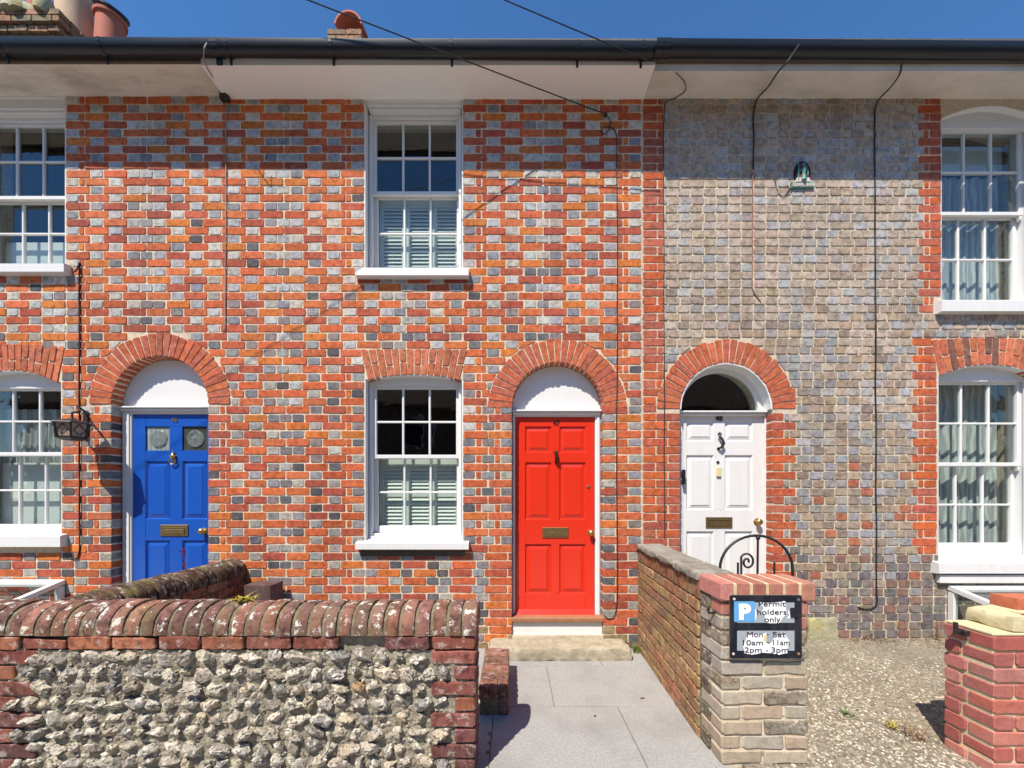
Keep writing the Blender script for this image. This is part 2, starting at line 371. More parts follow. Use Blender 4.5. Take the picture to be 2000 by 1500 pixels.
def project(p):
    d = p[1] + D
    if d < 0.1: return -9999, -9999, 1
    return CX + p[0] * F / d, HZ - (p[2] - EYE) * F / d, F / d
class Pool:
    "bricks of one thing: those that show largest become objects of their own, the rest one joined part"
    def __init__(s): s.items = []
    def add(s, geo, col, name='brick', mat='house_brick', hidden=False):
        vs, fs = geo; c = [sum(v[i] for v in vs) / len(vs) for i in range(3)]
        px, py, sc = project(c); inside = -20 < px < 2020 and -20 < py < 1520 and not hidden
        ext = sorted([max(v[i] for v in vs) - min(v[i] for v in vs) for i in range(3)])
        a = ext[1] * ext[2] * sc * sc
        s.items.append((a if inside else 0, name, mat, vs, fs, col))
    def finish(s, parent, limit=300, rest='brickwork'):
        names = {}
        for it in s.items: names.setdefault((it[1], it[2]), []).append(it)
        left = {}
        for (nm, mt), its in names.items():
            its.sort(key=lambda t: -t[0]); k = 0
            for a, _, _, vs, fs, col in its:
                if a > 60 and k < limit: MB().add(vs, fs, col).build(nm, mt, parent); k += 1
                else: left.setdefault(mt, MB()).add(vs, fs, col)
        for mt, mb in left.items():
            o = mb.build(rest, mt, parent); o['kind'] = 'stuff'
def jitcol(c, v=0.12, h=0.06):
    k = 1 + R(-v, v); return tuple(max(0.005, min(0.9, x * k * (1 + R(-h, h)))) for x in c)
ORANGE = [(.58, .140, .046), (.55, .120, .044), (.60, .175, .040), (.47, .105, .055), (.54, .13, .055), (.41, .09, .055), (.58, .155, .06)]
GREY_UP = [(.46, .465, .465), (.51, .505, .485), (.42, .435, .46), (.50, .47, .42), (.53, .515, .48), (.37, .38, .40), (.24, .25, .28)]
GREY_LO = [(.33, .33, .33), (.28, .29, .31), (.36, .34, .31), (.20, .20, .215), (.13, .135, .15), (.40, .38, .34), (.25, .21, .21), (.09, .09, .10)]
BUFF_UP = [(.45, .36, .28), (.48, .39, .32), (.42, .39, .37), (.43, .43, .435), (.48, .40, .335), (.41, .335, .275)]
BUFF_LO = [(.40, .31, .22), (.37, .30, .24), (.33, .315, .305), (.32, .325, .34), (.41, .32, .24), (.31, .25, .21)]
def orange(): return jitcol(rng.choice(ORANGE))
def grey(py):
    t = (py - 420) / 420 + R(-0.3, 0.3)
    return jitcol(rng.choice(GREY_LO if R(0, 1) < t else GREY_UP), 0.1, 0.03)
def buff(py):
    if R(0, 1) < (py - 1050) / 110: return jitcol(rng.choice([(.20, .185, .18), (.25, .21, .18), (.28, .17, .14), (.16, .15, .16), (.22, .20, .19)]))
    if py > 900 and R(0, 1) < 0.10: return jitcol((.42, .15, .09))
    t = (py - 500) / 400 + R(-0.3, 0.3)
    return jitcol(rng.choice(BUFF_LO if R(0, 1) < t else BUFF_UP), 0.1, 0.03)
WID = {'S': 2.0, 'H': 1.0, 'c': 0.42}
def lay(x0, x1, pat):
    "photo-pixel intervals of a course laid from x0 to x1 by the letters of pat (S stretcher, H header, c closer)"
    j = 2.1; tot = x1 - x0 - j * (len(pat) - 1); k = tot / sum(WID[c] for c in pat); x = x0; r_ = []
    for c in pat:
        w = WID[c] * k; r_.append((x, x + w, c)); x += w + j
    return r_
def ring_half(cx, cy, r_, py):                            # half width of a circle at a height, None above it
    dy = cy - py
    if dy >= r_: return None
    return math.sqrt(r_ * r_ - dy * dy) if dy > 0 else r_
def cut(iv, ex):
    "cut a trapezoid brick (xl_bottom, xr_bottom, xl_top, xr_top) by excluded spans at its bottom and top"
    pieces = [iv]
    for (a0, b0, a1, b1) in ex:
        nxt = []
        for (l0, r0, l1, r1) in pieces:
            am, bm_ = (a0 + a1) / 2, (b0 + b1) / 2; lm, rm = (l0 + l1) / 2, (r0 + r1) / 2
            if rm <= am or lm >= bm_: nxt.append((l0, r0, l1, r1)); continue
            if lm < am: nxt.append((l0, min(r0, a0), l1, min(r1, a1)))
            if rm > bm_: nxt.append((max(l0, b0), r0, max(l1, b1), r1))
        pieces = nxt
    return [p for p in pieces if p[1] - p[0] > 3.0 and p[3] - p[2] > 0.6 or (p[3] - p[2] > 3.0 and p[1] - p[0] > 0.6)]

# ------------------------------------------------------------------ ground
def sheet(name, x0, x1, y0, y1, z, mat, nx=1, ny=1, zf=None):
    vs = []; fs = []
    for j in range(ny + 1):
        for i in range(nx + 1):
            x = x0 + (x1 - x0) * i / nx; y = y0 + (y1 - y0) * j / ny; vs.append((x, y, zf(x, y) if zf else z))
    for j in range(ny):
        for i in range(nx): a = j * (nx + 1) + i; fs.append([a, a + 1, a + nx + 2, a + nx + 1])
    o = MB().add(vs, fs).build(name, mat, None, recalc=False); o['kind'] = 'structure'; return o
sheet('ground', -300, 300, -300, 300, -0.16, 'earth')
road = sheet('road', -60, 60, -11.0, -4.6, -0.152, 'asphalt')
pv_o = MB().box(-60, 60, -4.6, -1.62, -0.2, -0.03, 0.01).build('pavement', 'pavement'); pv_o['kind'] = 'structure'
pv2 = MB().box(-60, 60, -13.0, -11.0, -0.2, -0.03, 0.01).build('pavement', 'pavement'); pv2['kind'] = 'structure'
def court_z(x, y): return 0.095 + 0.055 * min(0, y) + 0.012 * noise.noise(Vector((x * 2.2, y * 2.2, 0))) + 0.004 * noise.noise(Vector((x * 11, y * 11, 3)))
fc = sheet('forecourt', 1.2, 9.0, -1.615, 0.05, 0, 'forecourt', 190, 50, court_z)
path = MB().box(-2.45, 1.2, -1.615, 0.05, -0.15, -0.008, 0.002).build('path', 'slab_joint'); path['kind'] = 'structure'
yj = [0.02, -0.355, -0.955, -1.555, -1.61]
xs_rows = [[-2.4, -1.05, -0.15, 0.75, 1.17], [-2.4, -1.48, -0.58, 0.285, 1.16], [-2.4, -1.02, -0.12, 0.705, 1.15], [-2.4, -0.58, 0.29, 1.12]]
for r_ in range(4):
    for i in range(len(xs_rows[r_]) - 1):
        MB().box(xs_rows[r_][i] + 0.003, xs_rows[r_][i + 1] - 0.003, yj[r_ + 1] + 0.003, yj[r_] - 0.003, -0.05, 0.0 + R(-0.0015, 0.0015), 0.002).build('paving_slab', 'slab', path)
lc = MB().box(-9.0, -2.46, -1.615, 0.05, -0.15, -0.005).build('yard', 'slab'); lc['kind'] = 'structure'

# ------------------------------------------------------------------ the three houses
H46 = thing('terraced_house', 'chequered red and grey brick terraced house with the blue front door', 'house', (-3.5, 0, 0))
H47 = thing('terraced_house', 'chequered red and grey brick terraced house with the red front door', 'house', (-0.7, 0, 0))
H48 = thing('terraced_house', 'grey buff header brick terraced house with the white front door', 'house', (3.5, 0, 0))
XB0, XB1 = PX(443), PX(1254)
# door arches: centre px, spring py, inner and outer radius
ARCH = {46: (312.5, 790, 94.5, 139), 47: (1089, 797, 89, 135), 48: (1418, 799, 90, 135)}
# window openings: x0, x1, head py (spring), crown py, sill top py
WIN = {'46u': (-63, 127, 190, 190, 514), '46l': (-70, 120, 748, 724, 1046), '47u': (713, 903, 196, 196, 522), '47l': (713, 903, 742, 732, 1060),
       '48u': (1838, 2032, 233, 207, 586), '48l': (1832, 2028, 734, 712, 1100)}
SILLB = {'46u': 531, '46l': 1068, '47u': 538, '47l': 1073, '48u': 608, '48l': 1120}
LARCH = {'46l': (-80, 128, 676, 14), '47l': (704, 913, 683, 15), '48l': (1818, 2042, 664, 16)}   # flat arches: outer top span, top py, slant
def exclusions(pyb, pyt):
    ex = []; pm = (pyb + pyt) / 2
    for k, (cx, cy, ri, ro) in ARCH.items():
        if pm > cy: ex.append((cx - ri, cx + ri, cx - ri, cx + ri))
        else:
            m = ring_half(cx, cy, ro + 1.5, pm)
            if m is not None and m > 6:
                b_ = ring_half(cx, cy, ro + 1.5, min(pyb, cy)); t = ring_half(cx, cy, ro + 1.5, pyt) or max(0, 2 * m - b_)
                ex.append((cx - b_, cx + b_, cx - t, cx + t))
    for k, (x0, x1, hy, cy, sy) in WIN.items():
        if hy - 4 < pm < sy: ex.append((x0, x1, x0, x1))
        elif sy <= pm < SILLB[k] - 4: ex.append((x0 - 15, x1 + 15, x0 - 15, x1 + 15))
        if k in LARCH:
            a, b_, ty, sl = LARCH[k]
            if ty + 1 < pm < hy:
                f0 = min(1, (pyb - ty) / (hy - ty)); f1 = max(0, (pyt - ty) / (hy - ty))
                ex.append((a + sl * f0, b_ - sl * f0, a + sl * f1, b_ - sl * f1))
    return ex
pool = {46: Pool(), 47: Pool(), 48: Pool()}
FM = facade_map(0.0)
def put(house, px, pyb, pyt, col, name='brick', mat='house_brick', proud=0.004, hid=False, depth=0.1):
    (l0, r0, l1, r1) = px
    q = [(PX(l0), PZ(pyb)), (PX(r0), PZ(pyb)), (PX(r1), PZ(pyt)), (PX(l1), PZ(pyt))]
    pool[house].add(brick_geo(FM, q, depth, proud), col, name, mat, hid)
def course(segs, pym, half, colour, house_of, mat='house_brick', nm=None):
    wob = R(-0.4, 0.4); pyb, pyt = pym + half + wob, pym - half + wob; ex = exclusions(pyb, pyt)
    for (x0, x1, pat) in segs:
        for (a, b_, t) in lay(x0, x1, pat):
            j = R(-0.7, 0.7)
            for pc in cut((a + j, b_ + j, a + j, b_ + j), ex):
                m = (pc[0] + pc[1]) / 2; hid = pym > 1172 and (m < 930 or 1250 < m < 1590)
                dy = R(-0.45, 0.45)
                put(house_of(m), pc, pyb + dy, pyt + dy, colour(t, pym, m), proud=0.0065 if mat == 'buff_brick' else 0.004, mat=mat, name=(nm or (lambda t_, m_: 'brick' if t_ != 'H' else 'grey_brick'))(t, m), hid=hid)
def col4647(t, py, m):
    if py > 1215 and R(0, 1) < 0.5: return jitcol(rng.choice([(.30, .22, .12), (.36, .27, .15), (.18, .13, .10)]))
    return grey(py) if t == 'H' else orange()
LEFT_A, LEFT_B = (-300, 128, 'HSHSHSHSHSHS'), (-300, 128, 'SHSHSHSHSHSH')
for k in range(-27, 42):
    py = 610 + 15.9 * k; B_ = k % 2 == 0
    if py < 540:
        segs = [LEFT_B, (130, 711, 'HcSHSSHSHSHSSHScH'), (905, 1252, 'HcSHSSHSHS')] if B_ else [LEFT_A, (130, 711, 'SHSHHHSHSHSHHHSHS'), (905, 1252, 'SHSHHHSHScH')]
    elif py < 684:
        segs = [(-300, 104, 'SHSHSHSHSHSH'), (106, 695, 'HHcSHSSHSHSHSSHSH'), (697, 913, 'SHHSHS'), (915, 1252, 'HSHSSHSHS')] if B_ else [LEFT_A, (130, 711, 'SHSHHHSHSHSHHHSHS'), (714, 902, 'HSHHSH'), (905, 1252, 'SHSHHHSHScH')]
    elif py < 790:
        segs = [(-300, -72, 'HSHSHS'), (122, 711, 'HcSHSSHSHSHSSHScH'), (905, 1252, 'HcSHSSHSHS')] if B_ else [(-300, -72, 'SHSHSH'), (122, 711, 'SHSHHHSHSHSHHHSHS'), (905, 1252, 'SHSHHHSHScH')]
    elif py < 1072:
        segs = [(-300, -72, 'HSHSHS'), (122, 219, 'HcHcH'), (406, 711, 'HcSHSSHScH'), (905, 1001.5, 'HcHcH'), (1176.5, 1252, 'SH')] if B_ else \
               [(-300, -72, 'SHSHSH'), (122, 219, 'SS'), (406, 711, 'SHSHHHSHS'), (905, 1001.5, 'SS'), (1176.5, 1252, 'HS')]
    else:
        segs = [(-300, 219, 'SHSHSHSHSHSHSH'), (406, 736, 'HcSHSSHScHH'), (738, 1001.5, 'SHSHSHSc'), (1176.5, 1252, 'SH')] if B_ else \
               [(-300, 219, 'HSHSHSHSHSHSHS'), (406, 711, 'SHSHHHSHS'), (714, 1001.5, 'SHSHHSHS'), (1176.5, 1252, 'HS')]
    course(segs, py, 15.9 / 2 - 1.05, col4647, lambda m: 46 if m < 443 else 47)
def rows48(py, odd):
    up = py < 612; mid = 612 <= py < 660; r_ = []
    red = []; field0 = 1298
    if py < 742: red.append((1256, 1296, 'S' if odd else 'Hc')); field0 = 1299 if odd else 1294
    else: red.append((1256, 1329.5, 'SH' if odd else 'HS'))
    off = 0 if odd else 12.2
    def heads(x0, x1):
        segs = []; x = x0
        first = 24.4 - 0 if odd else 12.2
        n_ = max(1, int(round((x1 - x0) / 24.2)))
        return (x0, x1, ('H' * n_) if odd else ('c' + 'H' * n_ if n_ > 3 else 'H' * n_))
    if up:
        e = 1792 if odd else 1803; r_.append(heads(field0, e)); red.append((e + 2, 1837, 'S' if odd else 'cH')); r_.append(heads(2034, 2300))
    elif mid: r_.append(heads(field0, 2300))
    elif py < 742: e = 1780 if odd else 1791; r_.append(heads(field0, e)); red.append((e + 2, 1828, 'S' if odd else 'cH')); r_.append(heads(2030, 2300))
    elif py < 1085:
        s = 1556 if odd else 1532; red.append((1506.5, s - 2, 'S' if odd else 'H')); e = 1780 if odd else 1791
        r_.append(heads(s, e)); red.append((e + 2, 1829, 'S' if odd else 'cH')); r_.append(heads(2030, 2300))
    else:
        s = 1556 if odd else 1532; red.append((1506.5, s - 2, 'S' if odd else 'H')); r_.append(heads(s, 1846)); r_.append(heads(1848, 2300))
    return red, r_
for k in range(-12, 55):
    py = 376 + 16.25 * k
    red, fld = rows48(py, k % 2 == 0)
    course(red, py, 16.25 / 2 - 1.05, lambda t, p, m: jitcol(rng.choice([(.50, .115, .05), (.55, .12, .04), (.46, .13, .08), (.44, .11, .07)])), lambda m: 48, nm=lambda t, m: 'red_brick')
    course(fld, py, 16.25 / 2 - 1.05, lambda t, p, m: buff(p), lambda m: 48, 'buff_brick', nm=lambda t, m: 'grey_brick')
# arches: each radial brick a piece of its own
for hn, (cx, cy, ri, ro) in ARCH.items():
    nb = 27
    for i in range(nb):
        a0 = math.pi * (i + 0.07) / nb; a1 = math.pi * (i + 0.93) / nb; jr = R(-2, 2)
        q = [(PX(cx - r_ * math.cos(a)), PZ(cy - r_ * math.sin(a))) for r_, a in ((ri, a0), (ri, a1), (ro + jr, a1), (ro + jr, a0))]
        pool[hn].add(brick_geo(FM, q, 0.1, 0.006), jitcol(rng.choice([(.54, .14, .06), (.50, .12, .055), (.48, .13, .075)]), 0.1), 'arch_brick')
for wn, (a, b_, ty, sl) in LARCH.items():
    x0, x1, hy, cy, sy = WIN[wn]; nb = 14 if wn == '47l' else 15; hn = int(wn[:2])
    ztop = lambda t, ty=ty: ty - (4 if hn != 47 else 1) * (1 - (2 * t - 1) ** 2)
    zbot = lambda t, hy=hy, cy=cy: hy + (cy - hy) * (1 - (2 * t - 1) ** 2)
    for i in range(nb):
        t0 = (i + 0.06) / nb; t1 = (i + 0.94) / nb; X = lambda t, top: (a + (b_ - a) * t) if top else (a + sl + (b_ - a - 2 * sl) * t)
        q = [(X(t0, 0), zbot(t0)), (X(t1, 0), zbot(t1)), (X(t1, 1), ztop(t1)), (X(t0, 1), ztop(t0))]
        parts = [(0, 1)] if i % 2 == 0 else ([(0, 0.48), (0.52, 1)] if i % 4 == 1 else [(0, 0.36), (0.40, 1)])
        for s0, s1 in parts:
            L = lambda p, q_, s: (PX(p[0] + (q_[0] - p[0]) * s), PZ(p[1] + (q_[1] - p[1]) * s))
            qq = [L(q[0], q[3], s0), L(q[1], q[2], s0), L(q[1], q[2], s1), L(q[0], q[3], s1)]
            pool[hn].add(brick_geo(FM, qq, 0.1, 0.006), jitcol(rng.choice([(.54, .16, .08), (.48, .14, .07), (.56, .17, .09)] if R(0, 1) < .85 or hn != 48 else [(.2, .09, .07)]), 0.1), 'arch_brick')
HOUSE = {46: H46, 47: H47, 48: H48}
for k in (46, 47, 48): pool[k].finish(HOUSE[k])
# mortar bed with the openings cut through, carried back into the reveals
def hole_win(k):
    x0, x1, hy, cy, sy = WIN[k]; e = 0.004; a, b_ = PX(x0) - e, PX(x1) + e; zs, zh, zc = PZ(sy + 2), PZ(hy) + e, PZ(cy) + e
    pts = [(a, zs), (b_, zs)]
    for i in range(9): t = i / 8; pts.append((b_ + (a - b_) * t, zh + (zc - zh) * (1 - (2 * t - 1) ** 2)))
    return pts
def hole_door(k, zb):
    cx, cy, ri, ro = ARCH[k]; e = 0.004; c, zc = PX(cx), PZ(cy); r_ = ri / F * D + e
    pts = [(c - r_, zb), (c + r_, zb)]
    for i in range(25): a = math.pi * i / 24; pts.append((c + r_ * math.cos(a), zc + r_ * math.sin(a)))
    return pts
def mortar_wall(house, x0, x1, holes, mat):
    bm = bmesh.new(); edges = []; mb = MB()
    for loop in [[(x0, -0.2), (x1, -0.2), (x1, 5.3), (x0, 5.3)]] + holes:
        vs = [bm.verts.new((x, 0, z)) for x, z in loop]
        edges += [bm.edges.new((vs[i], vs[(i + 1) % len(vs)])) for i in range(len(vs))]
    bmesh.ops.triangle_fill(bm, use_beauty=True, edges=edges, normal=(0, -1, 0)); bm.verts.index_update()
    mb.add([v.co.copy() for v in bm.verts], [[v.index for v in f.verts] for f in bm.faces]); bm.free()
    o = mb.build('wall', mat, house, recalc=False)
    mb = MB()
    for loop in holes:
        n_ = len(loop); mb.add([(x, 0, z) for x, z in loop] + [(x, 0.32, z) for x, z in loop], [[i, (i + 1) % n_, n_ + (i + 1) % n_, n_ + i] for i in range(n_)])
    mb.build('reveal', mat, house)
XL, XR = -8.0, 8.5
mortar_wall(H46, XL, XB0 - 0.001, [hole_win('46u'), hole_win('46l'), hole_door(46, 0.05)], 'lime_mortar')
mortar_wall(H47, XB0 + 0.001, XB1 - 0.001, [hole_win('47u'), hole_win('47l'), hole_door(47, 0.12)], 'lime_mortar')
mortar_wall(H48, XB1 + 0.001, XR, [hole_win('48u'), hole_win('48l'), hole_door(48, 0.12)], 'grey_mortar')

# ------------------------------------------------------------------ windows
GLZ = {'46u': (242, 390, 512), '46l': (757, 890, 1027), '47u': (236, 381, 521), '47l': (754, 895, 1030), '48u': (252, 421, 584), '48l': (745, 910, 1064)}
WOBJ = {}
def strip(loop, y0, y1, th):
    "thin painted lining that follows an opening (open polyline), thickness inward"
    mb = MB(); n_ = len(loop); cx = sum(p[0] for p in loop) / n_; cz = min(p[1] for p in loop); rz = min(0.5, 0.3 * (max(p[1] for p in loop) - cz))
    inner = []
    for i, (x, z) in enumerate(loop):
        a = Vector(loop[max(0, i - 1)]); b_ = Vector(loop[min(n_ - 1, i + 1)]); t = (b_ - a).normalized(); nn = Vector((-t.y, t.x))
        if nn.dot(Vector((cx - x, (cz + rz) - z))) < 0: nn = -nn
        inner.append((x + nn.x * th, z + nn.y * th))
    vs = []; fs = []
    for i in range(n_):
        y0i = y0 + R(-0.003, 0.003)
        vs += [(loop[i][0], y0i, loop[i][1]), (inner[i][0], y0i + 0.002, inner[i][1]), (inner[i][0], y1, inner[i][1]), (loop[i][0], y1, loop[i][1])]
    for i in range(n_ - 1):
        for k in range(4): fs.append([i * 4 + k, i * 4 + (k + 1) % 4, (i + 1) * 4 + (k + 1) % 4, (i + 1) * 4 + k])
    return mb.add(vs, fs)
def sash(name, win, x0, x1, z0, z1, y, top, bot, st=0.038, horn=False):
    "one sliding frame: stiles, rails, two upright bars and one cross bar, with six panes"
    mb = MB(); t = 0.036
    mb.box(x0, x0 + st, y, y + t, z0, z1, 0.003).box(x1 - st, x1, y, y + t, z0, z1, 0.003)
    mb.box(x0 + st, x1 - st, y + 0.001, y + t, z1 - top, z1 - 0.001, 0.003).box(x0 + st, x1 - st, y + 0.001, y + t, z0 + 0.001, z0 + bot, 0.003)
    gx0, gx1, gz0, gz1 = x0 + st, x1 - st, z0 + bot, z1 - top; b_ = 0.0095; xs = [gx0 + (gx1 - gx0) * i / 3 for i in range(4)]; zm = (gz0 + gz1) / 2
    for x in xs[1:3]: mb.box(x - b_, x + b_, y + 0.004, y + t - 0.004, gz0, gz1, 0.004)
    mb.box(gx0, gx1, y + 0.006, y + t - 0.006, zm - b_, zm + b_, 0.004)
    if horn:
        for xx in (x0, x1 - st): mb.prism([(xx + 0.004, z0 + 0.001), (xx + st - 0.004, z0 + 0.001), (xx + st - 0.010, z0 - 0.03), (xx + 0.010, z0 - 0.045)], y + 0.003, y + t - 0.003)
    mb.build('sash', 'frame_paint', win)
    for i in range(3):
        for (a, c) in ((gz0, zm), (zm, gz1)):
            e = b_ * 0.7; tw = R(-0.0012, 0.0012); tv = R(-0.0012, 0.0012); xa, xb = xs[i] + (e if i else -0.004), xs[i + 1] - (e if i < 2 else -0.004); za, zb = a + (e if a == zm else -0.004), c - (e if c == zm else -0.004)
            ym = y + 0.020
            MB().add([(xa, ym - tw - tv, za), (xb, ym + tw - tv, za), (xb, ym + tw + tv, zb), (xa, ym - tw + tv, zb), (xa, ym - tw - tv + 0.003, za), (xb, ym + tw - tv + 0.003, za), (xb, ym + tw + tv + 0.003, zb), (xa, ym - tw + tv + 0.003, zb)],
                     [[0, 1, 2, 3], [7, 6, 5, 4], [0, 4, 5, 1], [1, 5, 6, 2], [2, 6, 7, 3], [3, 7, 4, 0]]).build('pane', 'glass', win)
for k, (x0, x1, hy, cy, sy) in WIN.items():
    house = HOUSE[int(k[:2])]; a, b_ = PX(x0), PX(x1); gt, gm, gb = [PZ(p, 0.1) for p in GLZ[k]]; zs = PZ(sy)
    lp = hole_win(k); lp = [lp[0]] + lp[2:][::-1] + [lp[1]]                     # left foot, over the head, right foot
    fr_ = 0.032; win = MB().box(a + 0.007, a + fr_, 0.075, 0.19, zs, gt + 0.03, 0.003).box(b_ - fr_, b_ - 0.007, 0.075, 0.19, zs, gt + 0.03, 0.003)\
        .box(a + fr_, b_ - fr_, 0.078, 0.19, gt, gt + 0.03, 0.003).box(a + fr_ - 0.012, a + fr_ + 0.010, 0.064, 0.0745, zs, gt + 0.02).box(b_ - fr_ - 0.010, b_ - fr_ + 0.012, 0.064, 0.0745, zs, gt + 0.02)
    win = win.build('window', 'frame_paint', house); WOBJ[k] = win
    strip(lp, -0.002, 0.10, 0.008).build('painted_reveal', 'white_render', win)
    # head panel between frame and opening
    if k[2] == 'u' and k != '48u': MB().box(a + 0.008, b_ - 0.008, 0.012, 0.10, gt + 0.055, 5.2, 0.003).box(a + 0.02, b_ - 0.02, 0.03, 0.10, gt + 0.0301, gt + 0.0549, 0.006).build('head_board', 'frame_paint', win)
    else:
        zl = min(gt + 0.031, PZ(hy) - 0.03); pl = [(a + 0.008, zl), (b_ - 0.008, zl)]
        for i in range(9): t = i / 8; pl.append((b_ - 0.008 + (a - b_ + 0.016) * t, PZ(hy) - 0.004 + (PZ(cy) - PZ(hy)) * (1 - (2 * t - 1) ** 2)))
        MB().prism(pl, 0.07 if k != '48u' else 0.05, 0.12).build('head_board', 'white_render', win)
    ia, ib = a + fr_ + 0.001, b_ - fr_ - 0.001
    sash('sash', win, ia, ib, gm - 0.004, gt - 0.001, 0.092, 0.030, 0.036, horn=(k[:2] != '47'))
    lowb = gb - 0.02 if k[2] == 'u' else gb - 0.055
    sash('sash', win, ia, ib, lowb, gm + 0.030, 0.137, 0.034, gb - lowb + 0.012)
    # sill: sloped top, bull nose, drip
    sb = PZ(SILLB[k], -0.06); stp = PZ(sy, -0.06) if sy < 900 else PZ(sy, -0.065); ex = 0.065
    sl_ = MB().prismx([(-0.065, sb), (-0.065, stp - 0.006), (-0.055, stp), (0.09, stp + 0.03), (0.20, stp + 0.035), (0.20, sb - 0.004), (-0.04, sb - 0.004)], a - ex, b_ + ex)
    sl_.build('sill', 'white_paint', win)
    if lowb > stp + 0.05: MB().box(a + 0.009, b_ - 0.009, 0.055, 0.16, stp + 0.012, (stp + lowb) / 2 + 0.012, 0.004).box(a + 0.02, b_ - 0.02, 0.085, 0.17, (stp + lowb) / 2 + 0.0125, lowb - 0.001, 0.004).build('sill_board', 'white_paint', win)
    # the room behind
    rm = MB(); X0, X1, Y0, Y1, Z0, Z1 = a - 0.5, b_ + 0.5, 0.325, 2.6, zs - 0.5, gt + 0.35
    V = [(X0, Y0, Z0), (X1, Y0, Z0), (X1, Y0, Z1), (X0, Y0, Z1), (X0, Y1, Z0), (X1, Y1, Z0), (X1, Y1, Z1), (X0, Y1, Z1)]
    rm.add(V, [[4, 5, 6, 7], [0, 1, 5, 4], [3, 2, 6, 7], [0, 4, 7, 3], [1, 2, 6, 5]]); rm.build('room', 'interior', house)
# dark brown strip under the lower sill of 47, second strip under 48's
MB().box(PX(705), PX(908), -0.012, 0.02, PZ(1086), PZ(1075), 0.003).build('sill_strip', 'dark_brown', H47)
MB().box(PX(1826), PX(2036), -0.045, 0.02, PZ(1139, -0.04), PZ(1123, -0.04), 0.004).build('sill_strip', 'white_paint', H48)
# louvred shutters inside 47's windows
for k in ('47u', '47l'):
    x0, x1 = PX(713) + 0.055, PX(903) - 0.055; gt, gm, gb = [PZ(p, 0.2) for p in GLZ[k]]
    z0, z1 = gb - 0.05, gm + (0.0 if k == '47u' else 0.02); wpan = (x1 - x0) / 3
    for i in range(3):
        a, b_ = x0 + wpan * i + 0.002, x0 + wpan * (i + 1) - 0.002; mb = MB(); s = 0.038; zm = (z0 + z1) / 2
        mb.box(a, a + s, 0.215, 0.24, z0, z1).box(b_ - s, b_, 0.215, 0.24, z0, z1)
        for (p, q) in ((z0, z0 + 0.06), (zm - 0.025, zm + 0.025), (z1 - 0.10, z1)): mb.box(a + s, b_ - s, 0.216, 0.239, p, q)
        for (p, q) in ((z0 + 0.06, zm - 0.025), (zm + 0.025, z1 - 0.10)):
            ns = max(3, int((q - p) / 0.034))
            for j in range(ns):
                zc = p + (j + 0.5) * (q - p) / ns; h = (q - p) / ns * 0.56
                mb.add([(a + s, 0.212, zc - h), (b_ - s, 0.212, zc - h), (b_ - s, 0.238, zc + h), (a + s, 0.238, zc + h), (a + s, 0.218, zc - h - 0.003), (b_ - s, 0.218, zc - h - 0.003), (b_ - s, 0.244, zc + h - 0.003), (a + s, 0.244, zc + h - 0.003)],
                       [[0, 1, 2, 3], [7, 6, 5, 4], [0, 4, 5, 1], [1, 5, 6, 2], [2, 6, 7, 3], [3, 7, 4, 0]])
        mb.build('shutter', 'shutter_white', WOBJ[k])
# curtains and blinds
def curtain(name, x0, x1, z0, z1, y, mat, label, folds=9, amp=0.02, sub=70):
    vs = []; fs = []; th = 0.0015
    for i in range(sub + 1):
        t = i / sub; yy = y + amp * math.sin(t * folds * 2 * math.pi + 0.7 * math.sin(t * 13)); x = x0 + (x1 - x0) * t
        vs += [(x, yy, z0), (x, yy * 1 + 0.004 * math.sin(t * 40), z1)]
    for i in range(sub): fs.append([2 * i, 2 * i + 2, 2 * i + 3, 2 * i + 1])
    o = MB().add(vs, fs).build(name, mat, None, smooth=60, recalc=False); return tag(o, label, 'curtain')
curtain('curtain', PX(1838) + 0.03, PX(2032) - 0.03, PZ(600), PZ(300), 0.27, 'lace', 'sheer lace curtain behind the upper sash window of the grey brick house', 8, 0.012)
curtain('curtain', PX(1832) + 0.03, PX(2028) - 0.03, PZ(1090), PZ(725), 0.27, 'lace', 'sheer lace curtain behind the lower sash window of the grey brick house', 9, 0.012)
curtain('net_curtain', PX(-70), PX(118), PZ(915), PZ(788), 0.25, 'net', 'short gathered net curtain in the lower window beside the lantern', 14, 0.012)
tag(MB().box(PX(-70) + 0.04, PX(120) - 0.04, 0.23, 0.236, PZ(1045), PZ(900)).build('window_blind', 'blind_white'), 'plain white blind filling the lower half of the window beside the lantern', 'blind')
tag(MB().box(PX(-63) + 0.04, PX(127) - 0.04, 0.23, 0.236, PZ(530), PZ(441)).build('window_blind', 'blind_white'), 'plain white half blind in the upper window above the blue door house', 'blind')
tag(MB().box(PX(1838) + 0.04, PX(2032) - 0.04, 0.24, 0.246, PZ(300), PZ(240)).build('window_blind', 'blind_white'), 'rolled white blind at the top of the upper window over lace curtain', 'blind')

